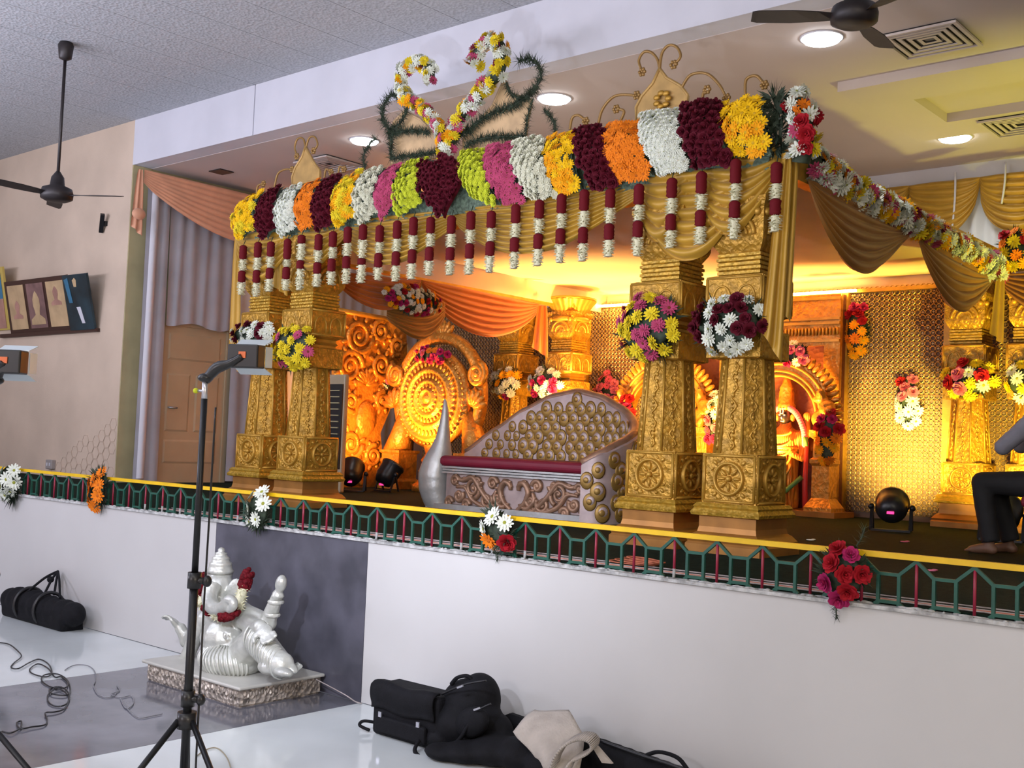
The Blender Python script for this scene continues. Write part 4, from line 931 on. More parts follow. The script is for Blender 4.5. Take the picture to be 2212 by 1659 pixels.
def make_idol(cx, label):
    y = 6.58; t = thing('idol_statue', (cx, y, S + .06), label, 'statue', 'standing crowned figures in the shrine arches')
    b = MB(); z = S + .06
    b.lathe([(.16, z), (.17, z + .1), (.15, z + .35), (.16, z + .6), (.19, z + .78), (.15, z + .86), (.07, z + .92), (.065, z + .98)], 20, (cx, y, 0))
    for s in (-1, 1):
        b.tube([(cx + s * .15, y, z + .84), (cx + s * .24, y - .03, z + .70), (cx + s * .25, y - .10, z + .56), (cx + s * .16, y - .2, z + .62 if s > 0 else z + .42)], [.065, .055, .045, .04])
        b.tube([(cx + s * .14, y + .03, z + .84), (cx + s * .27, y, z + .82), (cx + s * .28, y - .04, z + .98)], [.055, .045, .035])
        b.ell((cx + s * .28, y - .05, z + 1.03), (.05, .03, .06))
    b.ell((cx, y - .14, z + .03), (.12, .1, .04))
    o = b.build('body', M['idolgold'], t); remesh(o, .016, 3)
    f = MB(); f.ell((cx, y - .02, z + 1.03), (.078, .085, .105)); f.build('face', M['idolface'], t)
    m2 = MB()
    for s in (-1, 1): m2.ell((cx + s * .03, y - .10, z + 1.045), (.014, .008, .008), n=8, m=5)
    m2.box((cx - .022, y - .112, z + 1.06), (cx - .012, y - .09, z + 1.12)); m2.box((cx + .012, y - .112, z + 1.06), (cx + .022, y - .09, z + 1.12)); m2.box((cx - .022, y - .112, z + 1.055), (cx + .022, y - .09, z + 1.066)); m2.ell((cx, y - .105, z + 1.01), (.010, .014, .018), n=8, m=5); m2.ell((cx, y - .1, z + .975), (.018, .01, .006), n=8, m=5)
    m2.build('face_marks', M['white'], t)
    for s in (-1, 1): MB().ell((cx + s * .095, y - .02, z + 1.02), (.03, .03, .05)).build('ear_ornament', M['goldo'], t)
    c = MB(); c.lathe([(.10, z + 1.10), (.105, z + 1.16), (.09, z + 1.18), (.085, z + 1.30), (.075, z + 1.33), (.08, z + 1.35), (.055, z + 1.40), (.035, z + 1.47), (.022, z + 1.50), (.025, z + 1.53), (.004, z + 1.58)], 18, (cx, y, 0)); c.build('crown', M['goldo'], t)
    for s in (-1, 1):      # flower garland over the shoulders
        g_ = MB(); pts = cat_pts([(cx + s * .04, y - .05, z + 1.14), (cx + s * .16, y - .06, z + 1.06), (cx + s * .27, y - .10, z + .88), (cx + s * .30, y - .12, z + .72)], 7)
        for p in pts: g_.ell(p, .036, n=7, m=5)
        g_.build('garland', FM['rose'], t)
    ss = MB()
    for zz, rr in ((.62, .175), (.66, .18)): ss.lathe([(rr, z + zz), (rr + .012, z + zz + .015), (rr, z + zz + .03)], 20, (cx, y, 0), cap=False)
    for k in range(5):
        pts = [(cx + .16 * cos(a), y - .175 - .02 * sin(pi * (a / pi)), z + .86 - .09 * k - (.05 + .03 * k) * sin(a)) for a in [pi * i / 14 for i in range(15)]]; ss.tube(pts, .014, 6)
    ss.build('necklaces', M['goldp'], t)
    dr_ = MB()
    for k in range(7):
        xx = cx - .14 + .047 * k; dr_.tube([(xx, y - .155, z + .58), (xx * .98 + cx * .02, y - .17, z + .3), (xx + .01 * (k - 3), y - .18, z + .03)], .018, 6)
    dr_.build('skirt_folds', M['idolgold'], t)
    MB().tube([(cx + .32, y - .12, z + .75), (cx + .33, y - .16, z + .3), (cx + .34, y - .16, z + .02)], [.022, .03, .03]).build('red_sash', M['idolsash'], t)
    MB().tube([(cx + .31, y - .2, z + .36), (cx + .12, y - .24, z + .18), (cx - .06, y - .24, z + .08)], .026).build('green_sash', M['greensash'], t)
    MB().tube([(cx + .31, y - .13, z + .8), (cx + .32, y - .14, z + .70)], .028).build('green_sash', M['greensash'], t)
    return t
idR = make_idol(-5.90, 'gold draped standing figure with tall crown and black face under the right arch')
idL = copy_tree(idR, (-7.42, 6.58, S + .06), 'gold draped standing figure under the left arch behind the pillar')

# ================================================================== round shield on stand
sc = P(935, 862, y=5.2); SRAD = .64
sh = thing('round_shield', (sc.x, 5.25, S), 'large round gold shield with concentric carved rings on a scrolled stand', 'ornament')
RX = Matrix.Rotation(pi / 2, 3, 'X')     # lathe axis towards the hall
pr = [(.0, .16), (.03, .16), (.05, .13), (.085, .12), (.10, .145), (.12, .145), (.135, .11), (.19, .10), (.21, .13), (.235, .13), (.25, .09), (.33, .08), (.345, .115), (.38, .12), (.40, .08), (.50, .06), (.515, .09), (.545, .09), (.56, .05), (.60, .03), (SRAD, .0), (SRAD, -.06), (.55, -.10)]
MB().lathe(pr, 64, sc, RX, cap=False).build('disc', M['goldo'], sh)
M['goldy'] = mat('bright_gold', (0.62, 0.34, 0.06), 0.32, 0.5, var=0.2, vscale=20)
for rad, num, s1, s2, yy in ((.16, 16, .022, .016, .115), (.29, 30, .030, .018, .10), (.45, 40, .042, .022, .085), (.58, 52, .022, .022, .055)):
    q = MB()
    for k in range(num):
        a = 2 * pi * k / num; d = V((cos(a), 0, sin(a))); qq = Matrix((d, V((0, 1, 0)), d.cross(V((0, 1, 0))))).transposed()
        q.ell(sc + d * rad + V((0, -yy, 0)), (s1, .014, s2), rot=qq, n=7, m=5)
    q.build('petal_ring', M['goldy'], sh)
hs = MB(); pts = [sc + V((.74 * cos(a), .12, .03 + .78 * sin(a))) for a in [(-.25 + 1.5 * i / 24) * pi for i in range(25)]]
hs.tube(pts, .085, 10); hs.build('horseshoe_frame', M['goldo'], sh)
def spiral(c, r, turns, u, w, sgn=1, r0=.15, n=36):
    return [V(c) + (V(u) * cos(sgn * a) + V(w) * sin(sgn * a)) * (r * (r0 + (1 - r0) * a / (turns * 2 * pi))) for a in [turns * 2 * pi * i / n for i in range(n + 1)]]
for s in (-1, 1):
    c = sc + V((s * .74, .02, .32)); q = MB()
    q.tube(spiral(c, .15, 2.2, (s, 0, 0), (0, 0, 1), 1), .04, 8); q.ell(c, (.06, .05, .06)); q.build('volute', M['goldo'], sh)
    q = MB()
    for k in range(5):
        a = .2 + k * .42; d = V((s * cos(a), 0, sin(a))); qq = Matrix((d, V((0, 1, 0)), d.cross(V((0, 1, 0))))).transposed()
        q.ell(sc + V((s * .70, .0, -.10)) + d * .13, (.13, .05, .05), rot=qq, n=8, m=6)
    q.build('lotus_leaves', M['goldo'], sh)
    # flared side support with small pedestal
    q = MB(); xx = sc.x + s * .62
    q.tube([(xx - s * .05, 5.3, 2.1), (xx + s * .03, 5.3, 1.8), (xx + s * .10, 5.3, 1.55)], [.10, .15, .20], 12); q.build('flared_support', M['goldo'], sh)
    q = MB(); sq(q, [(.20, S), (.20, S + .1), (.165, S + .14), (.165, S + .46), (.19, S + .48), (.19, S + .51)], (xx + s * .06, 5.3)); q.build('side_pedestal', M['goldo'], sh)
    medallion(V((xx + s * .06, 5.3 - .165, S + .30)), (0, -1, 0), .09).build('medallion', M['goldp'], sh)
MB().lathe([(.26, S), (.26, S + .08), (.20, S + .12), (.14, S + .2), (.19, S + .26), (.11, S + .33), (.16, S + .40), (.10, S + .48), (.13, S + .6)], 20, (sc.x, 5.25, 0)).build('turned_stem', M['goldo'], sh)
q = MB()
for k in range(5):
    a = pi / 2 + (k - 2) * .42; d = V((cos(a), 0, sin(a))); qq = Matrix((d, V((0, 1, 0)), d.cross(V((0, 1, 0))))).transposed()
    q.ell(sc + V((.05, .10, .80)) + d * .10, (.14, .04, .05), rot=qq, n=8, m=6)
q.build('crest', M['goldo'], sh)

# ================================================================== carved standing panel left of the shield
XPN = -11.15
cpn = thing('carved_panel', (XPN, 4.8, S), 'tall carved scrollwork panel in orange gold beside the air conditioner', 'panel')
ol = [P(a, b, x=XPN) for a, b in ((725, 668), (838, 690), (858, 702), (878, 722), (880, 778), (852, 800), (848, 873), (822, 935), (828, 1003), (818, 1052), (725, 1056))]
MB().prism(ol, (-1, 0, 0), .08).build('board', M['goldo'], cpn)
MB().tube([P(725, 669, x=XPN + .03), P(842, 690, x=XPN + .03)], .035, 8).build('top_bar', M['goldp'], cpn)
for px, py, r, tr, sg in ((776, 726, .24, 2.0, 1), (822, 716, .15, 1.8, -1), (756, 792, .22, 2.0, -1), (824, 790, .18, 2.0, 1), (858, 748, .13, 1.8, 1), (758, 868, .13, 1.8, 1), (826, 866, .13, 1.8, -1), (758, 960, .20, 2.0, 1), (806, 985, .15, 1.8, -1), (770, 1015, .17, 1.8, -1)):
    c = P(px, py, x=XPN + .02); q = MB(); pts = spiral(c, r, tr, (0, 1, 0), (0, 0, 1), sg)
    q.tube(pts, [.016 + .024 * i / 36 for i in range(37)], 7)
    q.ell(c, (.035, .045, .045))
    for k in range(7):
        a = k * .8 + .3; d = V((0, cos(sg * a), sin(sg * a))); qq = Matrix((d, V((1, 0, 0)), d.cross(V((1, 0, 0))))).transposed()
        q.ell(c + d * r * (1.08), (.06, .025, .03), rot=qq, n=7, m=5)
    q.build('scroll', M['goldo'], cpn)
q = MB(); q.ell(P(790, 905, x=XPN + .01), (.07, .17, .24), n=18, m=12); q.build('oval_boss', M['goldo'], cpn)
q = MB()
for k in range(9):
    p = P(790, 832, x=XPN + .01); a = pi * (k - 4) / 9 + pi / 2; d = V((0, cos(a), sin(a))); qq = Matrix((d, V((1, 0, 0)), d.cross(V((1, 0, 0))))).transposed()
    q.ell(p + d * .12, (.13, .03, .035), rot=qq, n=7, m=5)
q.build('leaf_fan', M['goldo'], cpn)

# ---- floor standing air conditioner
ac = thing('air_conditioner', (-10.2, 3.45, S), 'beige floor standing air conditioner with black louvre grille behind the left pillar', 'air conditioner')
a0 = P(746, 812, y=3.6)
bevel(MB().box((a0.x - .46, 3.6, S), (a0.x, 3.67, a0.z + .02)).build('casing', M['door'], ac), .02)
MB().box((a0.x - .42, 3.585, 1.36), (a0.x - .02, 3.6, 2.36)).build('grille', M['blackpl'], ac)
for k in range(13):
    z = 1.40 + k * .073; MB().box((a0.x - .41, 3.57, z), (a0.x - .06, 3.588, z + .012)).build('slat', M['jamb'], ac)

# ================================================================== peacock sofa
sf = thing('peacock_sofa', (-6.8, 3.1, S), 'silver and gold peacock shaped wedding sofa with maroon seat', 'sofa')
M['sofapink'] = mat('silver_lilac_paint', (0.44, 0.345, 0.325), 0.42, 0.3, var=0.2, vscale=7)
M['relief'] = mat('dull_rose_gold', (0.36, 0.21, 0.13), 0.42, 0.4, var=0.25, vscale=10)
M['eye'] = mat('feather_eye_gold', (0.37, 0.22, 0.05), 0.4, 0.45, var=0.3, vscale=20)
x0, x1, yf, yb_ = -7.62, -5.90, 2.86, 3.5
bevel(MB().box((x0, yf, S + .05), (x1, yb_, 1.44)).build('base', M['sofapink'], sf), .01)
MB().box((x0 - .22, yf - .05, S), (x1 + .04, yb_, S + .05)).build('plinth', M['silver'], sf)
sd = MB()
for z, d in ((1.43, .05), (1.455, .035), (1.48, .05)): sd.box((x0 - .02, yf - d, z), (x1 + .02, yb_, z + .018))
sd.build('seat_moulding', M['silver'], sf)
cuo = MB(); cuo.box((x0 - .06, yf - .06, 1.498), (x1 + .08, yb_ - .1, 1.60)); cuo = cuo.build('cushion', M['cushion'], sf); bevel(cuo, .045, 4)
# mirrored scroll relief on the front
mid = P(1113, 1060, y=yf); ry = yf - .012
def frontscroll(dx, z, r, tr, sg, s, th=.02):
    c = V((mid.x + s * dx, ry, z)); q = MB(); pts = spiral(c, r, tr, (s, 0, 0), (0, 0, 1), sg)
    q.tube(pts, [th * (.5 + .5 * i / 36) for i in range(37)], 6); q.ell(c, (.025, .018, .025), n=8, m=6); q.build('scroll', M['relief'], sf)
for s in (-1, 1):
    for a in ((.52, 1.30, .10, 1.7, 1), (.34, 1.20, .075, 1.6, -1), (.70, 1.22, .06, 1.6, -1), (.76, 1.36, .05, 1.5, 1), (.27, 1.36, .06, 1.5, 1), (.46, 1.37, .05, 1.5, -1), (.60, 1.14, .05, 1.5, 1), (.20, 1.22, .05, 1.5, -1), (.83, 1.15, .05, 1.5, 1)): frontscroll(*a, s, .026)
    for pts, th in (([(.10, 1.12), (.24, 1.14), (.40, 1.27), (.52, 1.40), (.66, 1.37), (.78, 1.41)], .022), ([(.16, 1.15), (.34, 1.13), (.52, 1.19), (.62, 1.30), (.74, 1.30)], .018), ([(.04, 1.13), (.13, 1.20), (.17, 1.30), (.12, 1.38), (.06, 1.36), (.05, 1.31)], .024), ([(.08, 1.17), (.16, 1.15), (.24, 1.22), (.22, 1.30)], .020)):
        q = MB(); pp = cat_pts([(mid.x + s * a, ry, b) for a, b in pts], 6); q.tube(pp, [1.35 * th * (.55 + .45 * sin(pi * i / (len(pp) - 1))) for i in range(len(pp))], 6)
        for i in range(3, len(pp), 5): q.ell(pp[i] + V((0, -.004, .02)), (.03, .012, .014), n=7, m=5)
        q.build('leaf_scroll', M['relief'], sf)
# body and neck of the peacock
bp2 = [((950, 1100), .10), ((945, 1082), .135), ((941, 1055), .165), ((941, 1025), .172), ((947, 995), .145), ((953, 970), .105), ((957, 945), .072), ((960, 915), .05), ((962, 890), .036), ((962, 872), .022), ((961, 862), .008)]
pk = MB(); pp = cat_pts([P(a[0], a[1], y=2.92) for a, r in bp2], 4); rr = []
for i in range(len(bp2) - 1): rr += [bp2[i][1] + (bp2[i + 1][1] - bp2[i][1]) * k / 4 for k in range(4)]
rr.append(bp2[-1][1]); pk.tube(pp, rr, 22); pk.build('peacock_body', M['silver'], sf)
# fanned tail as back and right arm; plan curve runs along the back and sweeps forward on the right
plan = cat_pts([(-7.80, 3.30, 0), (-7.5, 3.40, 0), (-7.0, 3.46, 0), (-6.5, 3.48, 0), (-6.15, 3.46, 0), (-5.88, 3.38, 0), (-5.72, 3.20, 0), (-5.69, 3.02, 0), (-5.74, 2.86, 0), (-5.88, 2.79, 0)], 8)
pl_ = [0]
for i in range(1, len(plan)): pl_.append(pl_[-1] + (plan[i] - plan[i - 1]).length)
def plan_at(s):
    d = s * pl_[-1]; j = 0
    while j < len(pl_) - 2 and pl_[j + 1] < d: j += 1
    f = (d - pl_[j]) / (pl_[j + 1] - pl_[j]); p = lerp(plan[j], plan[j + 1], f); t = (plan[j + 1] - plan[j]).normalized(); return p, V((t.y, -t.x, 0))   # inward normal (towards the seat)
TOPS = [(0, 1.62), (.12, 1.86), (.24, 2.06), (.36, 2.20), (.47, 2.25), (.57, 2.20), (.66, 2.10), (.74, 1.98), (.82, 1.86), (.90, 1.76), (1.0, 1.58)]
def top_at(s):
    for (a, za), (b, zb) in zip(TOPS, TOPS[1:]):
        if s <= b: f = (s - a) / (b - a); f = f * f * (3 - 2 * f) * .3 + f * .7; return za + (zb - za) * f
    return TOPS[-1][1]
bk = MB()
for side, off in ((1, .0), (-1, -.12)):
    bk.grid(lambda u, v, off=off: (lambda p, n: p + n * off + V((0, 0, S + (top_at(u) - S) * v)))(*plan_at(u)), 60, 10)
bk.grid(lambda u, v: (lambda p, n: p + n * (-.12 * v + .0) + V((0, 0, top_at(u) + .03 * sin(pi * v))))(*plan_at(u)), 60, 4)
for u in (0, 1): bk.grid(lambda a, v, u=u: (lambda p, n: p + n * (-.12 * a) + V((0, 0, S + (top_at(u) - S) * v)))(*plan_at(u)), 2, 8)
bk.build('tail_back', M['sofapink'], sf)
me_eye = MB(); me_eye.ell((0, -.12, 0), (1, 1.28, .16), n=14, m=6); me_eye.ell((.10, .10, .09), (.66, .70, .14), n=12, m=6, mi=1); me_eye.ell((-.04, -.04, .14), (.46, .48, .16), n=10, m=6)
me_eye = me_eye.mesh('feather_eye'); me_eye.materials.append(M['eye']); me_eye.materials.append(M['sofapink'])
rnd = random.Random(9); cnt = 0
for side in (1, -1):
    row = 0; z = S + .10
    while z < 2.2:
        ns = 20; 
        for i in range(ns):
            s = (i + (.5 if row % 2 else .0)) / ns + rnd.uniform(-.008, .008)
            if not 0.02 < s < .985: continue
            if side == 1 and s < .80 and z < 1.62: continue
            if side == -1 and s < .55: continue
            if z > top_at(s) - .04: continue
            p, n = plan_at(s); q = p + n * (0.004 if side == 1 else -.124) + V((0, 0, z))
            small = .046 if s < .22 else .066
            inst('feather_eye', me_eye, sf, q, Matrix((V((0, 0, 1)).cross(n * side), V((0, 0, 1)), n * side)).transposed().to_quaternion(), small * rnd.uniform(.85, 1.05)); cnt += 1
        z += .092; row += 1
rm_ = MB(); rm_.tube([(lambda p, n: p + n * -.06 + V((0, 0, top_at(i / 50) + .01)))(*plan_at(i / 50)) for i in range(51)], .045, 8); rm_.build('tail_rim', M['relief'], sf)

# ================================================================== stage floodlights
def par(px, py, aim, color, energy, label, yaw=None, spot=1.2, size=.14, blend=.6):
    b = P(px, py, z=S) if py is not None else V(px); t = thing('stage_floodlight', b, label, 'floodlight', 'black can floodlights on the stage floor')
    c = b + V((0, 0, .22)); d = (V(aim) - c).normalized(); R = qn(d).to_matrix()
    MB().lathe([(.04, -.15), (.10, -.13), (size, -.04), (size, .10), (size + .012, .11), (size + .012, .14), (size - .01, .14), (size - .01, .11), (.02, .11)], 22, c, R).build('can', M['blackpl'], t)
    MB().lathe([(size - .012, .112), (size - .03, .125), (.01, .128)], 20, c, R).build('lens', mat('lamp_lens', color, .4, emit=color, estr=4), t)
    side = d.cross(V((0, 0, 1))).normalized(); m = MB()
    for s in (-1, 1):
        m.bar(c + side * s * (size + .03), b + side * s * (size + .03) + V((0, 0, .015)) + V((d.x, d.y, 0)) * .10, .03, .012); m.bar(c + side * s * (size + .03), b + side * s * (size + .03) + V((0, 0, .015)) - V((d.x, d.y, 0)) * .12, .03, .012)
        m.ell(c + side * s * (size + .04), .03, n=8, m=6)
    m.bar(b + side * (size + .03) + V((0, 0, .015)) - V((d.x, d.y, 0)) * .12, b - side * (size + .03) + V((0, 0, .015)) - V((d.x, d.y, 0)) * .12, .03, .02)
    m.build('yoke', M['blackmetal'], t)
    k = MB(); k.box(c - d * .152 - V((.03, .01, .012)), c - d * .152 + V((.03, .01, .012))); k.build('display', mat('pink_display', (.5, .02, .1), emit=(1, .05, .3), estr=1.5), t)
    L = light('floodlight_beam', 'SPOT', c + d * .17, energy, color, aim, spot_size=spot, spot_blend=blend, shadow_soft_size=.09)
    return t
WARM = (1.0, .50, .10); AMB = (1.0, .62, .12)
par(757, 1062, (-11.1, 4.9, 2.3), (1.0, .38, .07), 420, 'black floodlight on the stage beside the left pillar plinth', spot=1.7)
par(836, 1063, (-10.0, 5.2, 2.45), (1.0, .42, .07), 480, 'black floodlight in front of the round shield stand', spot=1.5)
par(1925, 1148, P(1958, 960, y=YB), (1.0, .72, .16), 1350, 'black floodlight on the carpet below the right lattice wall', spot=.85, blend=1.0)
par(2165, 1170, (-3.3, 6.6, 2.2), (1.0, .72, .10), 500, 'black floodlight behind the seated man legs', spot=1.5)
par(1420, 1110, (-7.6, 6.5, 2.5), (1.0, .50, .09), 1100, 'black floodlight hidden behind the right pillar, lighting the left arch', spot=1.6)
par(1600, 1110, (-5.9, 6.5, 2.4), (1.0, .42, .08), 1000, 'black floodlight hidden behind the corner pillar, lighting the right arch', spot=1.5)
par(1200, 1080, (-8.0, 5.8, 3.6), (1.0, .50, .14), 900, 'black floodlight hidden behind the sofa, lighting the rear left pillars', spot=1.7)
par((-1.2, 5.2, S), None, (-2.4, 5.9, 4.9), (1.0, .92, .10), 420, 'black floodlight outside the picture turning the dropped ceiling yellow', spot=1.5)
# ================================================================== ceiling fittings
M['lampglow'] = mat('lamp_glow', (1, 1, 1), .5, emit=(0.92, 0.96, 1.0), estr=30)
for i, (px, py, lab) in enumerate(((787, 305, 'round white ceiling downlight left of the lyre crest'), (1197, 214, 'round white ceiling downlight right of the lyre crest'), (1775, 84, 'round white ceiling downlight beside the dark fan at the upper right'), (2063, 299, 'round white ceiling downlight near the rear valance at the right'))):
    c = P(px, py, z=ZS - .01); t = thing('ceiling_downlight', c, lab, 'ceiling light', 'round downlights in the stage soffit')
    MB().lathe([(.165, .0), (.165, -.008), (.150, -.012), (.148, -.004)], 28, (c.x, c.y, ZS), cap=False).build('rim', M['white'], t)
    MB().lathe([(.148, -.006), (.135, -.028), (.08, -.040), (.01, -.043)], 24, (c.x, c.y, ZS)).build('diffuser', M['lampglow'], t)
    light('downlight_beam', 'SPOT', (c.x, c.y, ZS - .06), 45, (.9, .95, 1.0), (c.x, c.y, 0), spot_size=2.4, spot_blend=.8, shadow_soft_size=.1)
def vent(c, s, label):
    t = thing('ceiling_vent', c, label, 'air vent'); z = c.z
    MB().box((c.x - s * .97, c.y - s * .97, z - .004), (c.x + s * .97, c.y + s * .97, z)).build('backing', M['blackpl'], t)
    for k in range(5):
        a = s * (1 - k * .19); w = .028; m = MB()
        for (xa, ya, xb, yb2) in ((-a, -a, a, -a + w), (-a, a - w, a, a), (-a, -a + w, -a + w, a - w), (a - w, -a + w, a, a - w)):
            m.box((c.x + xa, c.y + ya, z - .03 + .004 * k), (c.x + xb, c.y + yb2, z - .012))
        m.build('louvre_ring', M['soffit'], t)
    return t
vent(P(2008, 84, z=ZS), .30, 'square ceiling vent with concentric louvres near the dark fan')
vent(P(2206, 266, z=ZS - .085), .30, 'square ceiling vent at the right edge below the dropped panel')
vent(P(712, 352, z=ZS), .30, 'square ceiling vent behind the small gold leaf crest')
tag(MB().box(P(478, 370, z=ZS) - V((.12, .10, .012)), P(478, 370, z=ZS) + V((.12, .10, 0))).build('soffit_hole_plate', M['blackpl'], None, P(478, 370, z=ZS)), 'small black square plate standing in for a hole in the soffit above the grey curtain', 'grille')  # black plate put in for a dark hole in the soffit
def fan(top, zmot, label, rz, cw=.09, white=False):
    t = thing('ceiling_fan', top, label, 'ceiling fan', 'dark ceiling fans'); x, y, z = top
    M['fan'] = M.get('fan') or mat('dark_brown_fan', (.022, .017, .018), .45, .2)
    MB().lathe([(.02, z - .18), (.06, z - .16), (.075, z - .03), (.06, z)], 16, (x, y, 0)).build('canopy', M['fan'], t)
    MB().tube([(x, y, z - .1), (x, y, zmot + .14)], .016, 8).build('rod', M['fan'], t)
    MB().lathe([(.02, zmot + .22), (.06, zmot + .16), (.07, zmot + .08), (.14, zmot + .05), (.155, zmot), (.15, zmot - .05), (.10, zmot - .075), (.02, zmot - .08)], 24, (x, y, 0)).build('motor', M['fan'], t)
    for k in range(3):
        a = rz + k * 2 * pi / 3; d = V((cos(a), sin(a), 0)); s = V((-sin(a), cos(a), 0)); m = MB()
        c = V((x, y, zmot - .01))
        pr_ = [(.13, .03), (.24, .055), (.40, .075), (.62, .07), (.66, .05)]
        vs = []
        for r, w in pr_:
            for sg, dz in ((-1, -.012), (1, .012)):
                vs += [c + d * r + s * w * sg + V((0, 0, dz)), c + d * r + s * w * sg + V((0, 0, dz - .006))]
        fs = []
        for i in range(len(pr_) - 1):
            a0, b0 = i * 4, i * 4 + 4
            fs += [(a0, a0 + 2, b0 + 2, b0), (a0 + 1, b0 + 1, b0 + 3, a0 + 3), (a0, b0, b0 + 1, a0 + 1), (a0 + 2, a0 + 3, b0 + 3, b0 + 2)]
        e = (len(pr_) - 1) * 4; fs += [(0, 1, 3, 2), (e, e + 2, e + 3, e + 1)]
        m.add(vs, fs); m.build('blade', M['fan'], t)
    return t
ft = P(143, 92, z=ZC)
fan(ft, P(120, 432, y=ft.y).z + .06, 'dark ceiling fan on a long rod before the cream wall', .62)
f2 = P(1845, 38, z=4.62)
fan(V((f2.x, f2.y, ZC if f2.y < YF else ZS)), 4.64, 'dark ceiling fan cut by the top picture edge', 1.65)

# ================================================================== cream wall: picture boards and fittings
YW = YF - .03
M['brownwood'] = mat('dark_brown_wood', (.05, .02, .014), .5); M['sepia'] = mat('sepia_print', (.52, .36, .20), .6, var=.2, vscale=4); M['sepia2'] = mat('rose_brown_print', (.22, .12, .11), .6, var=.3, vscale=5)
M['teal'] = mat('dark_teal_print', (.012, .035, .05), .4, var=.6, vscale=3); M['blueprint'] = mat('blue_print', (.05, .20, .34), .5, var=.3, vscale=2); M['peachprint'] = mat('peach_print', (.42, .22, .17), .6, var=.3, vscale=3)
def wallpt(px, py, d=0.0): return P(px, py, y=YF - .03 - d)
def tilted(px0, py0, px1, py1, px2, py2, px3, py3):
    """board leaning out from the wall at the top; corners tl, tr, br, bl in the photograph"""
    return [P(px0, py0, y=YF - .26), P(px1, py1, y=YF - .26), P(px2, py2, y=YF - .04), P(px3, py3, y=YF - .04)]
pb = thing('picture_board', wallpt(110, 715), 'long brown framed board with three sepia portraits leaning off the cream wall', 'picture')
q = tilted(8, 610, 140, 594, 158, 712, 24, 722); n_ = (q[1] - q[0]).cross(q[3] - q[0]).normalized(); n_ = n_ if n_.y < 0 else -n_
MB().prism(q, -n_, .04).build('frame', M['brownwood'], pb)
def quadpt(u, v, o=.004): return lerp(lerp(q[0], q[1], u), lerp(q[3], q[2], u), v) + n_ * o
for i, (u0, u1, mt) in enumerate(((.05, .32, 'sepia'), (.37, .64, 'sepia2'), (.69, .96, 'sepia'))):
    pr = [quadpt(u0, .08), quadpt(u1, .08), quadpt(u1, .92), quadpt(u0, .92)]; o = MB().prism(pr, n_, .006).build('print', M[mt], pb)
    um = (u0 + u1) / 2; w = (u1 - u0); bust = []
    prof = [(-.42, .92), (-.40, .80), (-.12, .70), (-.14, .62), (-.20, .50), (-.20, .36), (-.10, .24), (0, .17), (.10, .24), (.20, .36), (.20, .50), (.14, .62), (.12, .70), (.40, .80), (.42, .92)]
    bust = [quadpt(um + a * w * (1 if i == 1 else .7), .08 + .84 * (b if i == 1 else b * .55 + (.02 if i == 2 else .25)), .011) for a, b in prof]
    MB().prism(bust, n_, .002).build('silhouette', M['sepia' if i == 1 else 'peachprint'], o)
MB().prism([P(0, 722, y=YF - .06), P(207, 708, y=YF - .06), P(207, 716, y=YF - .06), P(0, 730, y=YF - .06)], (0, 1, 0), .05).build('ledge', M['brownwood'], pb)
tp = thing('dark_poster', wallpt(180, 715), 'dark teal poster board with a pale vertical figure at the end of the board row', 'picture')
q = tilted(138, 595, 190, 589, 209, 710, 157, 713); n_ = (q[1] - q[0]).cross(q[3] - q[0]).normalized(); n_ = n_ if n_.y < 0 else -n_
MB().prism([p + n_ * .03 for p in q], -n_, .03).build('board', M['teal'], tp)
MB().prism([quadpt(a, b, .032) for a, b in ((.42, .58), (.58, .58), (.68, .88), (.56, .88))], n_, .003).build('pale_figure', M['white'], tp)
MB().prism([quadpt(a, b, .032) for a, b in ((.06, .08), (.22, .05), (.30, .5), (.16, .5))], n_, .003).build('blue_light', M['blueprint'], tp)
MB().prism([quadpt(a, b, .032) for a, b in ((.40, .10), (.50, .06), (.56, .10), (.54, .22), (.44, .22))], n_, .003).build('pale_head', M['sepia'], tp)
cpb = thing('colour_poster', wallpt(2, 690), 'yellow edged blue and peach poster cut by the left picture edge', 'picture')
q = tilted(-60, 584, 4, 576, 22, 712, -45, 718); n_ = (q[1] - q[0]).cross(q[3] - q[0]).normalized(); n_ = n_ if n_.y < 0 else -n_
MB().prism(q, -n_, .03).build('board', mat('yellow_edge', (.55, .40, .10), .5), cpb)
MB().prism([quadpt(0, .02), quadpt(.92, .02), quadpt(.92, .5), quadpt(0, .5)], n_, .004).build('blue_print', M['blueprint'], cpb)
MB().prism([quadpt(0, .5), quadpt(.92, .5), quadpt(.92, .97), quadpt(0, .97)], n_, .004).build('peach_print', M['peachprint'], cpb)
ck = thing('wall_hook', wallpt(225, 483), 'small dark wall bracket below the long rod fan', 'bracket')
m = MB(); c = wallpt(225, 483); m.bar(c + V((-.07, 0, -.10)), c + V((.06, -.06, .10)), .05, .05); m.build('bracket', M['blackmetal'], ck); MB().box(c + V((-.03, -.01, -.03)), c + V((.03, .03, .03))).build('plate', M['blackmetal'], ck)
so = thing('wall_socket', wallpt(109, 1003), 'small grey socket box low on the cream wall', 'socket'); c = wallpt(109, 1003)
bevel(MB().box(c + V((-.08, -.03, -.06)), c + V((.08, .03, .06))).build('box', mat('grey_socket', (.32, .29, .28), .5), so), .01)
for s in (-1, 1): MB().box(c + V((s * .035 - .012, -.034, -.02)), c + V((s * .035 + .012, -.028, .02))).build('switch', M['white'], so)

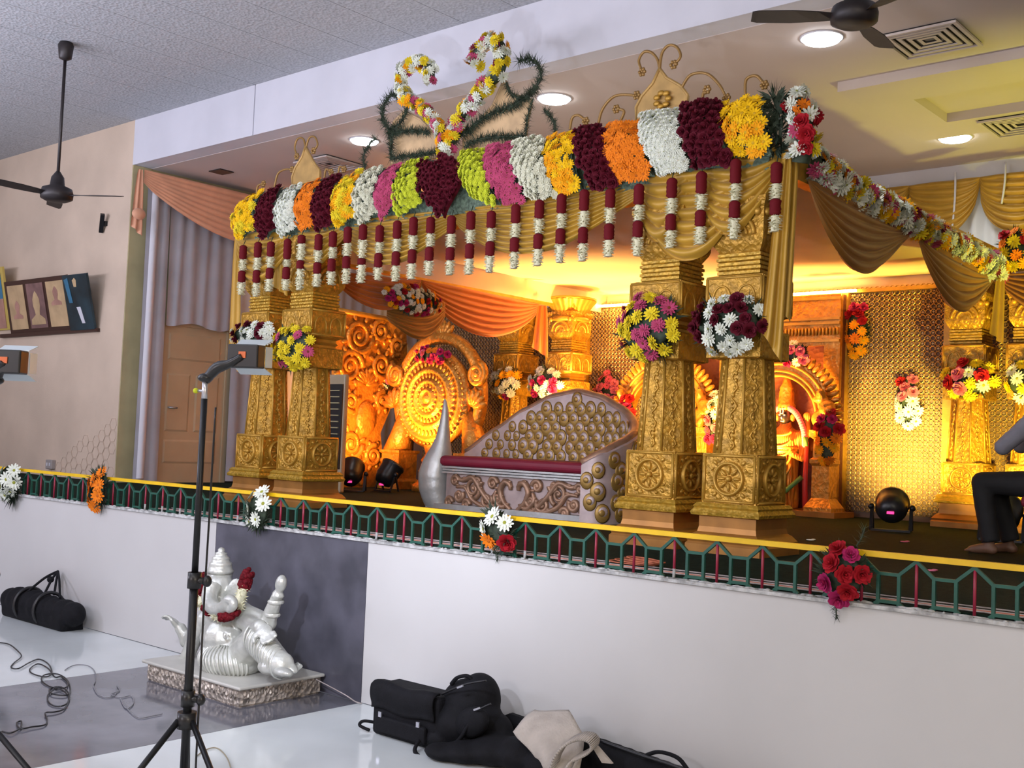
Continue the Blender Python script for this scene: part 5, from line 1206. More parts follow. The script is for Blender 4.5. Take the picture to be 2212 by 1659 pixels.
# ================================================================== reclining elephant-headed statue on plinth
pn = thing('statue_plinth', (-6.45, -.36, 0), 'low silver plinth with chased sides and pale top slab under the white statue', 'plinth')
M['plinthside'] = mat('chased_silver', (.48, .42, .36), .4, .35, var=.35, vscale=22, bump=1.0, bscale=30, bkind='cells')
M['plinthtop'] = mat('pale_plinth_top', (.52, .51, .46), .4, .1, var=.1, vscale=4)
MB().box((-7.0, -.69, .012), (-5.93, -.035, .115)).build('side_band', M['plinthside'], pn)
MB().box((-7.0, -.68, 0), (-5.94, -.04, .014)).build('foot', M['plinthside'], pn)
bevel(MB().box((-7.045, -.715, .115), (-5.90, -.02, .137)).build('top_slab', M['plinthtop'], pn), .008)
random.seed(4); bs = MB()
for i in range(46):
    bs.ell((-6.98 + i * .0228, -.69, .065 + .018 * (i % 2)), (.012, .010, .020), n=6, m=4)
for i in range(29):
    bs.ell((-5.93, -.67 + i * .0222, .065 + .018 * (i % 2)), (.010, .012, .020), n=6, m=4)
bs.build('chased_bosses', M['plinthside'], pn)
SY = -.38
def G(px, py, dy=0.0): return P(px, py, y=SY + dy)
gz = thing('elephant_statue', (-6.35, SY, .137), 'pearl white reclining elephant headed statue wearing a garland', 'statue')
b = MB()
b.ell(G(490, 1376, -.04), (.19, .18, .155)); b.ell(G(484, 1336, .01), (.165, .13, .13))
LAP = G(500, 1424, -.06); LR = V((.25, .20, .125)); b.ell(LAP, LR, n=20, m=12)
b.ell(G(474, 1272, 0), (.112, .11, .115)); b.ell(G(476, 1240, .02), (.088, .09, .07)); b.ell(G(470, 1302, -.03), (.085, .09, .07))
tk = cat_pts([G(460, 1262, -.11), G(453, 1288, -.15), G(457, 1308, -.18), G(472, 1317, -.20), G(487, 1308, -.21), G(494, 1296, -.21), G(503, 1299, -.21), G(504, 1311, -.21), G(494, 1320, -.20)], 5)
b.tube(tk, [.062 - .040 * i / (len(tk) - 1) for i in range(len(tk))], 12)
for px, s in ((510, 1), (436, -1)):           # ears
    R_ = Matrix.Rotation(s * .4, 3, 'Z'); b.ell(G(px, 1280, .01), (.075, .022, .10), rot=R_)
for s in (-1, 1): b.tube([G(470 + s * 20, 1300, -.12), G(472 + s * 27, 1308, -.17)], [.018, .010], 8)    # tusks
def arm(pts, rad):
    pp = cat_pts([G(*p) for p in pts], 4); n = len(pp) - 1; b.tube(pp, [rad[0] + (rad[1] - rad[0]) * i / n for i in range(n + 1)], 10)
    b.ell(pp[0], rad[0] * 1.05); b.ell(pp[-1], rad[1] * 1.1)
def hand(c, d, up, sc_=1.0, curl=.3):
    c, d, up = V(c), V(d).normalized(), V(up).normalized(); s = d.cross(up).normalized(); q = Matrix((d, s, up)).transposed()
    b.ell(c + d * .03 * sc_, (.042 * sc_, .036 * sc_, .018 * sc_), rot=q)
    for k in range(4):
        o = c + d * .06 * sc_ + s * (k - 1.5) * .020 * sc_; L = (.042, .05, .048, .038)[k] * sc_
        b.tube([o, o + d * L * .6 + up * curl * L * .3, o + d * L * .95 + up * curl * L], [.0105 * sc_, .0095 * sc_, .0075 * sc_], 7)
    b.tube([c + s * .03 * sc_ + d * .015 * sc_, c + s * .055 * sc_ + d * .035 * sc_, c + s * .06 * sc_ + d * .055 * sc_], [.012 * sc_, .011 * sc_, .009 * sc_], 7)
arm(((524, 1325, 0), (552, 1335, -.02), (578, 1345, -.03)), (.075, .058)); arm(((578, 1345, -.03), (590, 1312, -.03), (600, 1285, -.03)), (.058, .036))
b.ell(G(607, 1261, -.03), (.042, .038, .062), rot=Matrix.Rotation(.25, 3, 'Y')); b.ell(G(600, 1288, -.03), (.046, .046, .018))
arm(((522, 1336, -.04), (546, 1352, -.12), (562, 1354, -.16)), (.066, .044)); hand(G(566, 1354, -.17), (.85, -.15, -.5), (.3, -.6, .5), 1.5)
arm(((446, 1338, 0), (420, 1372, -.01), (404, 1384, -.02)), (.07, .05)); arm(((404, 1384, -.02), (396, 1368, -.04), (390, 1358, -.05)), (.05, .038)); hand(G(388, 1358, -.05), (-.62, -.2, .55), (-.3, -.5, -.5), 1.45, .7)
arm(((432, 1352, -.02), (416, 1390, -.05), (402, 1424, -.05)), (.06, .05)); b.ell(G(398, 1430, -.03), (.065, .065, .05))
# raised knee and draped shin, feet showing at the right
arm(((525, 1415, -.05), (548, 1390, -.10), (562, 1386, -.12)), (.12, .095)); arm(((562, 1386, -.12), (585, 1412, -.14), (608, 1436, -.15)), (.098, .075)); b.ell(G(592, 1440, -.14), (.12, .10, .06))
b.ell(G(624, 1440, -.12), (.085, .045, .032), rot=Matrix.Rotation(.3, 3, 'Y')); b.ell(G(612, 1452, -.24), (.085, .045, .030))
body = b.build('body', M['pearl'], gz); remesh(body, .009, 2)
c = MB()
cc = G(476, 1232, .01)
c.lathe([(.088, -.02), (.095, 0), (.082, .015), (.078, .04), (.082, .05), (.066, .06), (.060, .08), (.064, .088), (.046, .10), (.040, .115), (.043, .122), (.022, .132), (.026, .142), (.018, .155), (.004, .16)], 18, cc); c.build('crown', M['pearl'], gz)
fd = MB()        # pleats of the robe, following the lap and the draped shin
for k in range(17):
    th = -2.75 + 2.35 * k / 16; pts = []
    for i in range(9):
        f = i / 8; ph = 1.0 - 1.75 * f; t_ = th + .25 * f
        pts.append(LAP + V((LR.x * cos(ph) * cos(t_), LR.y * cos(ph) * sin(t_), LR.z * sin(ph))) * 1.01)
    fd.tube(pts, .009, 6)
sk0, sk1 = G(555, 1378, -.12), G(606, 1436, -.15)
for k in range(11):
    u = k / 10; c_ = lerp(sk0, sk1, u); r_ = .10 - .022 * u; ax_ = (sk1 - sk0).normalized(); s1 = V((0, -1, 0)); s1 = (s1 - ax_ * s1.dot(ax_)).normalized(); s2 = ax_.cross(s1)
    fd.tube([c_ + ax_ * .045 * sin(a * .8) + (s1 * cos(a) + s2 * sin(a)) * r_ for a in [-1.7 + 3.4 * i / 10 for i in range(11)]], .008, 6)
fd.build('robe_pleats', M['pearl'], gz)
hm = MB()
for k in range(9):
    d0 = G(618 + 3 * k, 1452 - 2.4 * k, -.16 + .02 * k); hm.tube([d0, d0 + V((.05, -.01, -.012))], [.010, .014], 6)
hm.build('robe_hem', M['pearl'], gz)
nv_ = G(487, 1372, -.185); MB().lathe([(.028, 0), (.022, .008), (.012, .004)], 14, nv_, Matrix.Rotation(pi / 2, 3, 'X'), cap=False).build('navel', M['pearl'], gz)
jw = MB()
for a in (G(596, 1300, -.03), G(588, 1328, -.03)): jw.lathe([(.05, -.012), (.056, 0), (.05, .012)], 14, a, cap=False)
jw.build('bangles', M['pearl'], gz)
# flower garland of the statue
gg = thing('statue_garland', G(484, 1340, -.2), 'thick maroon and white flower garland around the neck of the white statue', 'garland')
def thick(pts, kind, r, nm):
    pp = cat_pts([G(*p) for p in pts], 6); rnd = random.Random(len(pts)); m = MB(); m.tube(pp, r * .8, 10)
    for p in pp:
        for k in range(9):
            d = V((rnd.gauss(0, 1), rnd.gauss(0, 1), rnd.gauss(0, 1))).normalized()
            if kind == 'm': m.ell(p + d * r * .7, r * .42, n=6, m=4)
            else:
                s = d.orthogonal().normalized() * .008; m.add([p + d * r * .5 - s, p + d * r * .5 + s, p + d * r * 1.3], [(0, 1, 2)]); e = d.cross(s.normalized()) * .008; m.add([p + d * r * .5 - e, p + d * r * .5 + e, p + d * r * 1.3], [(0, 1, 2)])
    m.build(nm, FM['maroon2'] if kind == 'm' else FM['jas'], gg)
thick([(535, 1240, -.02), (531, 1256, -.02), (527, 1266, -.03)], 'm', .045, 'maroon_segment'); thick([(525, 1272, -.04), (520, 1292, -.06), (514, 1312, -.12)], 'w', .042, 'jasmine_segment')
thick([(506, 1322, -.17), (494, 1328, -.19), (482, 1330, -.20)], 'm', .042, 'maroon_segment'); thick([(472, 1330, -.2), (464, 1326, -.19)], 'w', .040, 'jasmine_segment'); thick([(452, 1320, -.17), (444, 1314, -.15)], 'm', .036, 'maroon_segment')
thick([(438, 1308, -.12), (434, 1296, -.10)], 'w', .040, 'jasmine_segment'); thick([(432, 1284, -.06), (432, 1262, -.03), (434, 1244, -.02)], 'm', .042, 'maroon_segment')
wp_ = [V((-5.90, -.10, .11)), P(745, 1482, y=-.1), P(768, 1492, y=-.06), P(783, 1497, y=-.03)]
wp_[1].z = .06; wp_[2].z = .02; wp_[3].z = .008
tag(MB().tube(cat_pts(wp_, 6), .004, 5).build('cable', M['cablew'], None, wp_[0]), 'thin pale wire from the statue plinth to the wall foot', 'cable')

# ================================================================== video lamps on stands
M['barn'] = mat('pale_metal_flap', (.62, .70, .74), .35, .3)
def lamp_stand(base, hubz, topz, head, aim, label, leg_az, energy, legR=.42):
    base = V(base); t = thing('lamp_stand', (base.x, base.y, 0), label, 'lamp stand', 'tripod video lamps')
    hub = V((base.x, base.y, hubz))
    MB().tube([hub + V((0, 0, -.22)), V((base.x, base.y, hubz + .55))], .0165, 12).build('lower_tube', M['blackmetal'], t)
    MB().tube([V((base.x, base.y, hubz + .5)), V((base.x, base.y, topz - .08))], .0125, 12).build('upper_tube', M['blackmetal'], t)
    MB().tube([V((base.x, base.y, topz - .10)), V((base.x, base.y, topz))], .0115, 12).build('spigot', M['greymetal'], t)
    for z in (hubz + .52, hubz + .08):
        m = MB(); m.tube([V((base.x, base.y, z - .03)), V((base.x, base.y, z + .03))], .026, 12); m.tube([V((base.x, base.y, z)), V((base.x + .045, base.y + .02, z))], .013, 8); m.ell(V((base.x + .05, base.y + .022, z)), (.018, .018, .022)); m.build('collar', M['blackpl'], t)
    m = MB(); m.tube([hub + V((0, 0, -.03)), hub + V((0, 0, .03))], .036, 14); m.build('hub', M['blackpl'], t)
    for a in leg_az:
        d = V((cos(a), sin(a), 0)); f_ = V((base.x, base.y, .015)) + d * legR * 1.25
        lg = MB().tube([hub + d * .03, f_], .0115, 8).build('leg', M['blackmetal'], t)
        MB().tube([hub + V((0, 0, -.22)), lerp(hub, f_, .42)], .007, 6).build('brace', M['blackmetal'], t)
        MB().ell(f_, (.018, .018, .014), n=10, m=6).build('rubber_foot', M['blackpl'], lg)
    # tilting arm and lamp head
    head = V(head); top = V((base.x, base.y, topz)); d = (V(aim) - head).normalized(); s = d.cross(V((0, 0, 1))).normalized(); u = s.cross(d).normalized()
    hd_ = MB(); q = Matrix((s, d, u)).transposed(); back = head - d * .035
    hd_.box(head - V((.062, .035, .045)), head + V((.062, .035, .045)), rot=q); hd_ = bevel(hd_.build('lamp_head', M['blackpl'], t), .006)
    MB().box(head - d * .037 - V((.014, .002, .012)) + u * .005, head - d * .037 + V((.014, .002, .012)) + u * .005, rot=q).build('orange_label', mat('orange_label', (.7, .16, .05), .5), hd_)
    MB().box(head + d * .036 - V((.055, .002, .038)), head + d * .036 + V((.055, .002, .038)), rot=q).build('lamp_face', mat('video_lamp_face', (1, 1, 1), emit=(.82, .86, 1), estr=8), hd_)
    for sg in (1, -1):
        m = MB(); a = head + d * .036 + u * sg * .045; e = a + d * .06 + u * sg * .022
        m.add([a - s * .06, a + s * .06, e + s * .066, e - s * .066, a - s * .06 + u * .003, a + s * .06 + u * .003, e + s * .066 + u * .003, e - s * .066 + u * .003], [(0, 3, 2, 1), (4, 5, 6, 7), (0, 1, 5, 4), (1, 2, 6, 5), (2, 3, 7, 6), (3, 0, 4, 7)]); m.build('barn_door', M['barn'], hd_)
    for sg in (1, -1):
        m = MB(); a = head + d * .036 + s * sg * .062; e = a + d * .05 + s * sg * .004
        m.add([a - u * .04, a + u * .04, e + u * .04, e - u * .04, a - u * .04 + s * .003, a + u * .04 + s * .003, e + u * .04 + s * .003, e - u * .04 + s * .003], [(0, 3, 2, 1), (4, 5, 6, 7), (0, 1, 5, 4), (1, 2, 6, 5), (2, 3, 7, 6), (3, 0, 4, 7)]); m.build('barn_door', M['barn'], hd_)
    m = MB(); m.tube(cat_pts([top + V((0, 0, -.01)), lerp(top, back, .3) + V((0, 0, .012)), lerp(top, back, .65), back], 4), [.018, .02, .02, .022, .022, .022, .020, .018, .016, .016, .014, .014, .012], 8); m.ell(top, (.03, .03, .018)); m.build('tilt_arm', M['blackpl'], t)
    MB().tube([top + V((0, 0, -.05)), top + V((-.03, -.01, -.05))], .005, 6).build('screw', M['greymetal'], t)
    MB().ell(top + V((-.04, -.013, -.05)), .011, n=8, m=6).build('lime_knob', FM['lime'], t)
    light('video_lamp_beam', 'SPOT', head + d * .06, energy, (.80, .84, 1.0), aim, spot_size=2.3, spot_blend=.9, shadow_soft_size=.05)
    return t
dd = 4.2
def at(px, py, d): return CAM + RGT * ((px - 1106) / FPX * d) + DWN * ((py - 829.5) / FPX * d) + FWD * d
hb1 = at(402, 1552, dd); tp1 = at(447, 815, dd)
VL1, VL2 = 120, 300
bx, by = (hb1.x * .6 + tp1.x * .4), (hb1.y * .6 + tp1.y * .4)
hb1x = at(402, 1552, dd)
lamp_stand((hb1x.x + .02, hb1x.y - .01, 0), hb1x.z, tp1.z, at(532, 770, dd + .05), (-7.2, 4.0, 2.3), 'black tripod video lamp with pale flaps standing in front of the statue', (2.5, .1, 4.3), VL1)
h2 = at(18, 782, 4.2)
lamp_stand((h2.x - .05, h2.y - .02, 0), .66, h2.z - .07, h2, (-9.0, 3.0, 2.0), 'second tripod video lamp cut by the left picture edge', (.76, 2.85, 4.95), VL2, .5)
pp = [at(466, 880, dd + .06), at(452, 1120, dd + .06), at(441, 1300, dd + .05), at(434, 1440, dd), at(428, 1560, dd - .03), at(423, 1660, dd - .05), at(418, 1800, dd - .05)]
tag(MB().tube(cat_pts(pp, 6), .0042, 5).build('cable', M['blackpl'], None, pp[-1]), 'thin black cable hanging beside the pole of the tripod lamp', 'cable')

# ================================================================== things on the hall floor
def F(px, py, z=0.006): return P(px, py, z=z)
# tangled black cable, read along the floor
path = [(0, 1388), (20, 1392), (38, 1406), (46, 1418), (30, 1432), (24, 1442), (40, 1444), (62, 1432), (84, 1424), (104, 1434), (112, 1452), (100, 1462), (72, 1456), (64, 1446), (82, 1434), (104, 1444), (118, 1462), (132, 1462), (146, 1474), (140, 1486), (110, 1484), (90, 1470), (96, 1458), (124, 1456), (146, 1470), (152, 1494), (140, 1502), (112, 1498), (108, 1488), (132, 1484), (150, 1500), (144, 1520), (124, 1526), (106, 1518), (104, 1500), (126, 1488), (148, 1504), (140, 1530), (118, 1538), (98, 1540), (102, 1556), (96, 1566), (70, 1570), (44, 1574), (36, 1562), (46, 1558), (44, 1572), (24, 1583), (4, 1580)]
tag(MB().tube(cat_pts([F(a, b, .006 + .002 * (i % 4)) for i, (a, b) in enumerate(path)], 5), .0048, 6).build('cable', M['blackpl'], None, F(90, 1500)), 'tangled coil of black cable on the floor at the lower left', 'cable')
path = [(140, 1448), (148, 1442), (165, 1436), (190, 1438), (204, 1450), (206, 1470), (202, 1482), (212, 1500), (232, 1506), (250, 1500), (252, 1482), (258, 1492), (240, 1500), (262, 1506), (284, 1503), (288, 1520), (272, 1530), (260, 1508), (276, 1532), (300, 1550), (330, 1546), (350, 1542)]
tag(MB().tube(cat_pts([F(a, b) for a, b in path], 5), .0035, 5).build('cable', mat('grey_wire', (.22, .22, .24), .6), None, F(200, 1480)), 'thin grey wire loosely looped on the granite band before the plinth', 'cable')
path = [(424, 1634), (440, 1622), (462, 1615), (478, 1622), (492, 1640), (500, 1665)]
tag(MB().tube(cat_pts([F(a, b) for a, b in path], 5), .0035, 5).build('cable', mat('tan_wire', (.30, .26, .18), .6), None, F(460, 1620)), 'thin tan wire on the marble between the tripod legs', 'cable')

# duffel bag by the wall at the left
a, b_ = F(26, 1338, 0), F(158, 1366, 0)
dbg = thing('duffel_bag', lerp(a, b_, .5), 'black duffel bag with raised straps lying against the white stage wall', 'bag')
ax = V((1, 0, 0)); y0 = -.17; xl, xr = P(24, 1318, y=y0).x, P(158, 1345, y=y0).x; L = xr - xl; m = MB()
for i in range(9):
    f = i / 8; m.ell((xl + L * f, y0, .135 + .012 * sin(f * 7)), (.12, .135 * (1 - .25 * abs(2 * f - 1) ** 3), .135 * (1 - .2 * abs(2 * f - 1) ** 3)))
m.box((xl + .02, y0 - .11, .0), (xr - .02, y0 + .11, .12))
remesh(m.build('bag_body', M['black'], dbg), .02, 5)
for fx in (.30, .62): MB().tube([(xl + L * fx, y0 + .14 * cos(t), .135 + .142 * sin(t)) for t in [pi * i / 14 - .3 for i in range(20)]], .016, 6).build('strap_band', M['blackpl'], dbg)
pk_ = V((P(123, 1234, y=-.05).x, -.04, P(123, 1234, y=-.05).z))
for fx, o in ((.36, -.06), (.50, .02), (.60, .05), (.78, .0)):
    MB().tube(cat_pts([(xl + L * fx, y0 + o, .25), lerp((xl + L * fx, y0 + o, .25), pk_, .55) + V((.02 * (fx - .5), 0, .02)), pk_], 6), .011, 6).build('strap', M['black'], dbg)
MB().ell(lerp((xl + L * .45, y0, .26), pk_, .6), (.035, .03, .03)).build('strap_grip', M['black'], dbg)
# square black satchel
q0 = P(800, 1590, y=-.46); q1 = P(948, 1600, y=-.42)
sb = thing('satchel', lerp(q0, q1, .5), 'square black satchel with flap standing left of the backpack', 'bag')
h = P(806, 1474, y=-.46).z; R_ = Matrix.Rotation(.05, 3, 'Z')
m = MB(); m.box((q0.x, -.46, .0), (q1.x + .02, -.24, h)); o = m.build('body', M['black'], sb); bevel(o, .03, 3)
m = MB(); m.grid(lambda u, v: (q0.x + .015 + (q1.x - q0.x - .01) * u, -.465 - .018 * sin(pi * min(v * 1.2, 1)) + .2 * max(0, .18 - v), h + .006 - (h * .55) * max(0, v - .12) + .01 * sin(u * 9)), 10, 10); o = m.build('flap', M['black'], sb); o.modifiers.new('thick', 'SOLIDIFY').thickness = .012
m = MB(); m.box((q0.x + .06, -.49, .03), (q1.x - .05, -.46, h * .42)); bevel(m.build('pocket', M['black'], sb), .012)
MB().tube(cat_pts([(q0.x + .01, -.40, .05), (q0.x - .06, -.46, .06), (q0.x - .075, -.48, .035), (q0.x - .01, -.46, .015)], 6), .010, 6).build('strap', M['black'], sb)
MB().tube(cat_pts([(q0.x - .0, -.36, h - .03), (q0.x - .035, -.38, h - .05), (q0.x, -.40, h - .08)], 6), .014, 6).build('side_loop', M['black'], sb)
for fx in (.2, .8): MB().box((q0.x + (q1.x - q0.x) * fx - .012, -.492, h * .40), (q0.x + (q1.x - q0.x) * fx + .012, -.484, h * .50)).build('buckle', M['greymetal'], sb)
# backpack
def B(px, py, y): return P(px, py, y=y)
bpk = thing('backpack', F(1000, 1610, 0), 'black backpack with two zip pulls leaning on the satchel', 'bag')
m = MB(); m.ell(B(1010, 1530, -.28), (.20, .14, .17), rot=Matrix.Rotation(-.45, 3, 'Y')); m.ell(B(990, 1560, -.32), (.19, .15, .13)); m.ell(B(1035, 1510, -.26), (.13, .13, .15)); m.ell(B(960, 1590, -.35), (.14, .13, .08)); m.ell(B(1050, 1560, -.28), (.12, .11, .10))
for p in (B(1000, 1600, -.32),): m.box(p - V((.16, .1, p.z)), p + V((.12, .1, .03)))
remesh(m.build('bag_body', M['black'], bpk), .016, 5)
m = MB(); m.ell(B(1020, 1560, -.42), (.13, .05, .085), rot=Matrix.Rotation(-.45, 3, 'Y')); remesh(m.build('front_pocket', M['black'], bpk), .014, 3)
for i, (pa, pb_) in enumerate((((955, 1500), (1050, 1470)), ((980, 1575), (1060, 1520)))):
    MB().tube(cat_pts([B(pa[0], pa[1], -.40), B((pa[0] + pb_[0]) / 2, (pa[1] + pb_[1]) / 2 - 6, -.43), B(pb_[0], pb_[1], -.40)], 6), .006, 5).build('zip', M['blackpl'], bpk)
for px, py in ((994, 1484), (1030, 1532), (917, 1525)):
    p = B(px, py, -.46); MB().bar(p - V((.02, 0, .008)), p + V((.02, 0, .010)), .010, .010).build('zip_pull', M['greymetal'], bpk)
MB().tube(cat_pts([B(975, 1478, -.36), B(988, 1464, -.36), B(1008, 1460, -.34), B(1020, 1468, -.32)], 6), .012, 6).build('grab_handle', M['black'], bpk)
for pts in ([(905, 1600, -.50), (896, 1620, -.55), (908, 1634, -.55), (950, 1640, -.50)], [(960, 1622, -.45), (990, 1600, -.46), (1010, 1570, -.46), (1020, 1548, -.44)]):
    MB().tube(cat_pts([P(a, b2, y=c_) for a, b2, c_ in pts], 6), .012, 6).build('shoulder_strap', M['black'], bpk)
# flat dark cloth bags in front
fb = thing('soft_bag', F(1060, 1640, 0), 'slumped black cloth bag lying on the marble below the backpack', 'bag')
m = MB()
for px, py, r in ((960, 1640, (.13, .11, .045)), (1010, 1645, (.14, .14, .06)), (1070, 1650, (.16, .16, .08)), (1130, 1660, (.16, .17, .09)), (1190, 1680, (.15, .15, .08)), (1110, 1620, (.13, .10, .13)), (1085, 1600, (.09, .06, .16))):
    p = F(px, py, 0); m.ell((p.x, min(p.y, -.26), r[2] * .9), r)
remesh(m.build('bag_body', M['black'], fb), .018, 4)
MB().prism([B(1052, 1562, -.18), B(1100, 1541, -.14), B(1132, 1552, -.14), B(1115, 1590, -.18), B(1060, 1592, -.2)], (0, 1, 0), .03).build('collar_flap', M['black'], fb)
# beige cloth bag
M['beige'] = mat('beige_canvas', (.44, .39, .34), .85, 0, var=.15, vscale=9, bump=.3, bscale=60)
bb = thing('canvas_bag', F(1200, 1680, 0), 'open beige canvas bag with strap loop on top of the black bags', 'bag')
yy = -.42
cn = [B(1158, 1540, yy + .20), B(1232, 1540, yy + .24), B(1262, 1592, yy + .12), B(1250, 1668, yy), B(1180, 1668, yy - .04), B(1113, 1582, yy + .02)]
m = MB(); m.add(cn[:1] + [cn[0]], []); 
def bagface(u, v):
    l = lerp(cn[0], lerp(cn[5], cn[4], max(0, v * 2 - 1)) if v > .5 else lerp(cn[0], cn[5], v * 2), 1) if False else None
    left = lerp(cn[0], cn[5], min(1, v * 2)) if v < .5 else lerp(cn[5], cn[4], v * 2 - 1); right = lerp(cn[1], cn[2], min(1, v * 2)) if v < .5 else lerp(cn[2], cn[3], v * 2 - 1)
    p = lerp(left, right, u); return p + V((0, -.035 * sin(pi * u) - .012 * sin(u * 7 + v * 5), .008 * sin(v * 9)))
m = MB(); m.grid(bagface, 14, 14); o = m.build('bag_panel', M['beige'], bb); o.modifiers.new('thick', 'SOLIDIFY').thickness = .02
m = MB(); m.tube(cat_pts([B(1192, 1540, yy + .2), B(1196, 1575, yy + .08), B(1215, 1625, yy)], 5), .007, 5); m.build('fold_seam', M['beige'], bb)
lo = cat_pts([P(a, b2, y=c_) for a, b2, c_ in ((1196, 1668, -.50), (1206, 1634, -.49), (1228, 1606, -.46), (1258, 1593, -.42), (1280, 1598, -.40), (1280, 1614, -.40), (1258, 1628, -.42), (1236, 1640, -.46), (1222, 1668, -.50))], 6)
m = MB()
for i in range(len(lo) - 1):
    a, b2 = lo[i], lo[i + 1]; w = V((.0, .035, .014)); m.add([a - w, a + w, b2 + w, b2 - w], [(0, 1, 2, 3)], True)
o = m.build('strap_loop', M['beige'], bb); o.modifiers.new('thick', 'SOLIDIFY').thickness = .012
MB().prism([B(1278, 1612, -.38), B(1286, 1608, -.36), B(1322, 1650, -.36), B(1300, 1648, -.37)], (0, 1, 0), .015).build('strap_end', M['beige'], bb)
# long black stand bag
lb = thing('stand_bag', F(1400, 1690, 0), 'long black stand bag stretched along the stage wall at the bottom edge', 'bag')
p0 = V((P(1282, 1596, y=-.12).x, -.14, .105)); p1 = V((P(1282, 1596, y=-.12).x + 1.05, -.13, .06)); m = MB()
for i in range(15):
    f = i / 14; c = lerp(p0, p1, f); m.ell(c, (.09, .10, c.z))
remesh(m.build('bag_body', M['black'], lb), .018, 4)
MB().tube(cat_pts([p0 + V((.1, -.05, .10)), p0 + V((.35, -.06, .085)), p0 + V((.6, -.06, .07)), p1 + V((-.1, -.06, .06))], 6), .009, 5).build('zip', M['blackpl'], lb)
MB().tube(cat_pts([p0 + V((.36, -.03, .075)), p0 + V((.44, -.02, .11)), p0 + V((.55, -.02, .105)), p0 + V((.62, -.03, .06))], 6), .011, 6).build('handle', M['black'], lb)

# ================================================================== seated man at the right edge
mn = thing('person', (-2.45, 3.5, S), 'person in grey shirt and black trousers sitting and leaning forward at the right edge', 'person')
M['skin'] = mat('brown_skin', (.17, .085, .05), .55, var=.15, vscale=10); M['greyshirt'] = mat('grey_shirt', (.22, .22, .26), .8, var=.15, vscale=9, bump=.15, bscale=20); M['blacktrouser'] = mat('black_trousers', (.010, .010, .012), .8, var=.3, vscale=9); M['hair'] = mat('black_hair', (.008, .007, .007), .5)
kn = V((-2.72, 3.42, 1.60)); kn2 = V((-2.70, 3.66, 1.60)); hp = V((-2.22, 3.45, 1.60)); hp2 = V((-2.22, 3.66, 1.60)); an = V((-2.66, 3.42, 1.17)); an2 = V((-2.60, 3.68, 1.17))
ch = V((-2.20, 3.55, 2.05)); nk = V((-2.22, 3.55, 2.26)); hd_c = V((-2.25, 3.54, 2.42)); sh1 = V((-2.24, 3.36, 2.16)); sh2 = V((-2.24, 3.74, 2.16)); el1 = V((-2.56, 3.36, 1.86)); el2 = V((-2.54, 3.72, 1.88)); wr1 = V((-2.45, 3.46, 2.06)); wr2 = V((-2.42, 3.62, 2.06))
b = MB()
for k_, h_, a_ in ((kn, hp, an), (kn2, hp2, an2)):
    b.tube([h_, lerp(h_, k_, .5), k_], [.085, .075, .055], 12); b.ell(k_, .057); b.tube([k_, lerp(k_, a_, .35), a_], [.055, .055, .036], 12)
    f0 = V((a_.x, a_.y, S + .045)); b.ell(a_ + V((0, 0, -.03)), (.042, .036, .05)); b.ell(f0 + V((.02, 0, -.01)), (.045, .036, .035)); b.tube([f0, f0 + V((-.08, 0, -.012)), f0 + V((-.145, 0, -.022))], [.040, .036, .024], 10)
    for t_ in range(5): b.tube([f0 + V((-.135, -.032 + .016 * t_, -.024)), f0 + V((-.175 + .006 * t_, -.034 + .017 * t_, -.030))], [.011, .009], 6)
b.ell((-2.20, 3.555, 1.64), (.14, .19, .13)); b.tube([(-2.20, 3.555, 1.7), (-2.20, 3.555, 1.9), ch, (-2.21, 3.55, 2.18)], [.14, .145, .15, .09], 14); b.tube([nk - V((-.01, 0, .06)), nk, hd_c], [.06, .055, .06], 10)
b.ell(hd_c + V((0, 0, .02)), (.095, .078, .115)); b.ell(hd_c + V((-.05, 0, -.06)), (.05, .052, .045)); b.ell(hd_c + V((-.105, 0, -.005)), (.02, .015, .022))
for s in (-1, 1): b.ell(hd_c + V((.0, s * .08, .0)), (.02, .012, .03)); b.ell(hd_c + V((-.085, s * .03, .025)), (.014, .016, .010))
b.ell(hd_c + V((-.092, 0, -.052)), (.012, .026, .010))
for s_, e_, w_ in ((sh1, el1, wr1), (sh2, el2, wr2)):
    b.ell(s_, .065); b.tube([s_, lerp(s_, e_, .5), e_], [.060, .052, .042], 10); b.ell(e_, .043); b.tube([e_, lerp(e_, w_, .4), w_], [.042, .040, .028], 10)
    d = (V((-2.40, 3.54, 2.14)) - w_).normalized(); s = d.cross(V((0, 0, 1))).normalized(); q = Matrix((d, s, d.cross(s))).transposed().inverted().transposed()
    b.ell(w_ + d * .05, (.045, .036, .026), rot=Matrix((d, s, s.cross(d))).transposed())
    for k in range(4):
        o_ = w_ + d * .085 + s * (k - 1.5) * .019; b.tube([o_, o_ + d * .035 + V((-.012, 0, .006)), o_ + d * .05 + V((-.036, 0, -.006))], [.0095, .009, .0075], 7)
    b.tube([w_ + d * .03 + s * .03, w_ + d * .06 + s * .05, w_ + d * .085 + s * .05], [.011, .010, .008], 7)
remesh(b.build('body', M['skin'], mn), .011, 2)
b = MB()
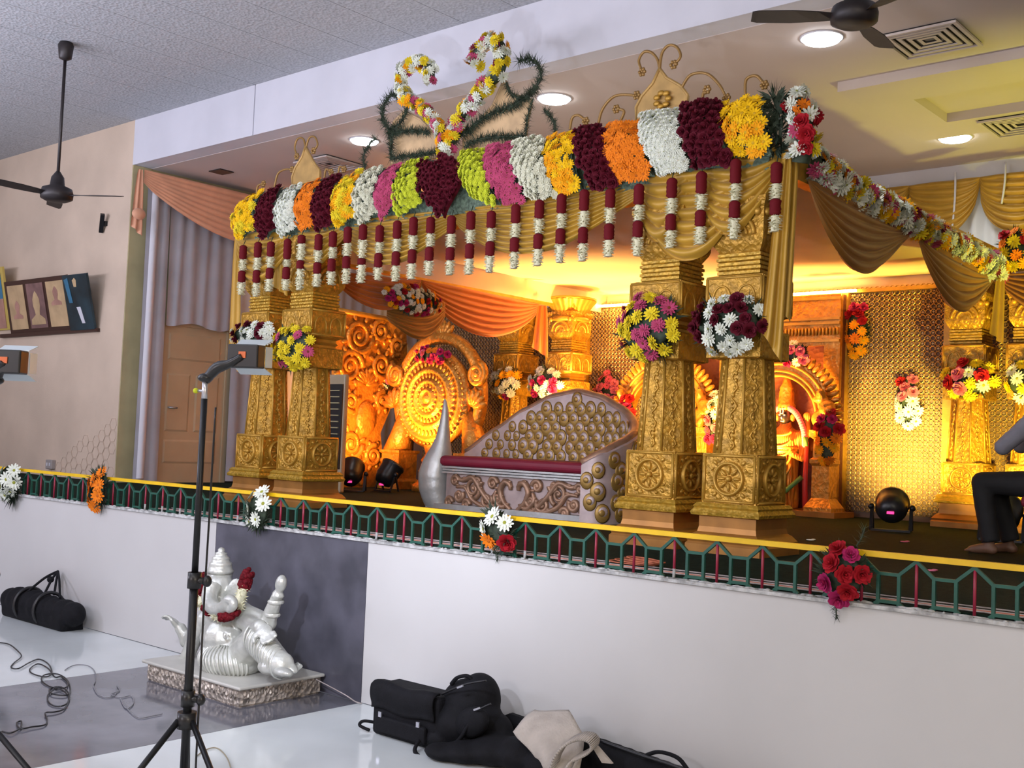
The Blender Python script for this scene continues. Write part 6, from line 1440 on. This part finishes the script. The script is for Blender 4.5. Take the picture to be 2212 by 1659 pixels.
b.tube([(-2.19, 3.555, 1.58), (-2.20, 3.555, 1.8), (-2.20, 3.555, 2.0), (-2.21, 3.555, 2.14), (-2.22, 3.55, 2.20)], [.17, .168, .172, .14, .08], 16)
for s_, e_, w_ in ((sh1, el1, wr1), (sh2, el2, wr2)):
    b.ell(s_, .078); b.tube([s_, lerp(s_, e_, .5), e_, lerp(e_, w_, .12)], [.078, .068, .058, .052], 12); b.ell(e_, .060); b.tube([e_, lerp(e_, w_, .45)], [.057, .046], 12)
remesh(b.build('shirt', M['greyshirt'], mn), .012, 2)
b = MB()
for k_, h_, a_ in ((kn, hp, an), (kn2, hp2, an2)):
    b.tube([h_, lerp(h_, k_, .5), k_], [.105, .095, .075], 14); b.ell(k_, (.076, .072, .074)); b.tube([k_, lerp(k_, a_, .4), a_ + V((.012, 0, .0))], [.074, .072, .066], 14)
b.ell((-2.20, 3.555, 1.62), (.16, .21, .14))
remesh(b.build('trousers', M['blacktrouser'], mn), .013, 2)
b = MB(); b.ell(hd_c + V((.02, 0, .055)), (.105, .088, .10)); remesh(b.build('hair', M['hair'], mn), .012, 1)
st = thing('stool', (-2.1, 3.555, S), 'stool with maroon seat under the seated person at the right edge', 'stool')
bevel(MB().box((-2.42, 3.30, 1.44), (-1.80, 3.81, 1.52)).build('seat', M['cushion'], st), .03, 3)
for sx in (-2.36, -1.86):
    for sy in (3.36, 3.75): MB().tube([(sx, sy, S), (sx, sy, 1.45)], .02, 8).build('leg', M['goldp'], st)
# petals dropped on the carpet
for px, py in ((1953, 1170), (1750, 1166), (2010, 1232)):
    c = P(px, py, z=S + .006); m = MB(); m.ell(c, (.035, .022, .006), n=10, m=5); m.ell(c + V((.02, .015, .004)), (.02, .022, .006), n=8, m=5)
    tag(m.build('fallen_petal', FM['rose' if px != 1750 else 'white'], None, c), {1953: 'pink petal fallen on the green carpet in front of the right floodlight', 1750: 'tiny white petal on the carpet right of the corner pillar', 2010: 'pink petal on the carpet near the yellow rail at the right'}[px], 'petal')
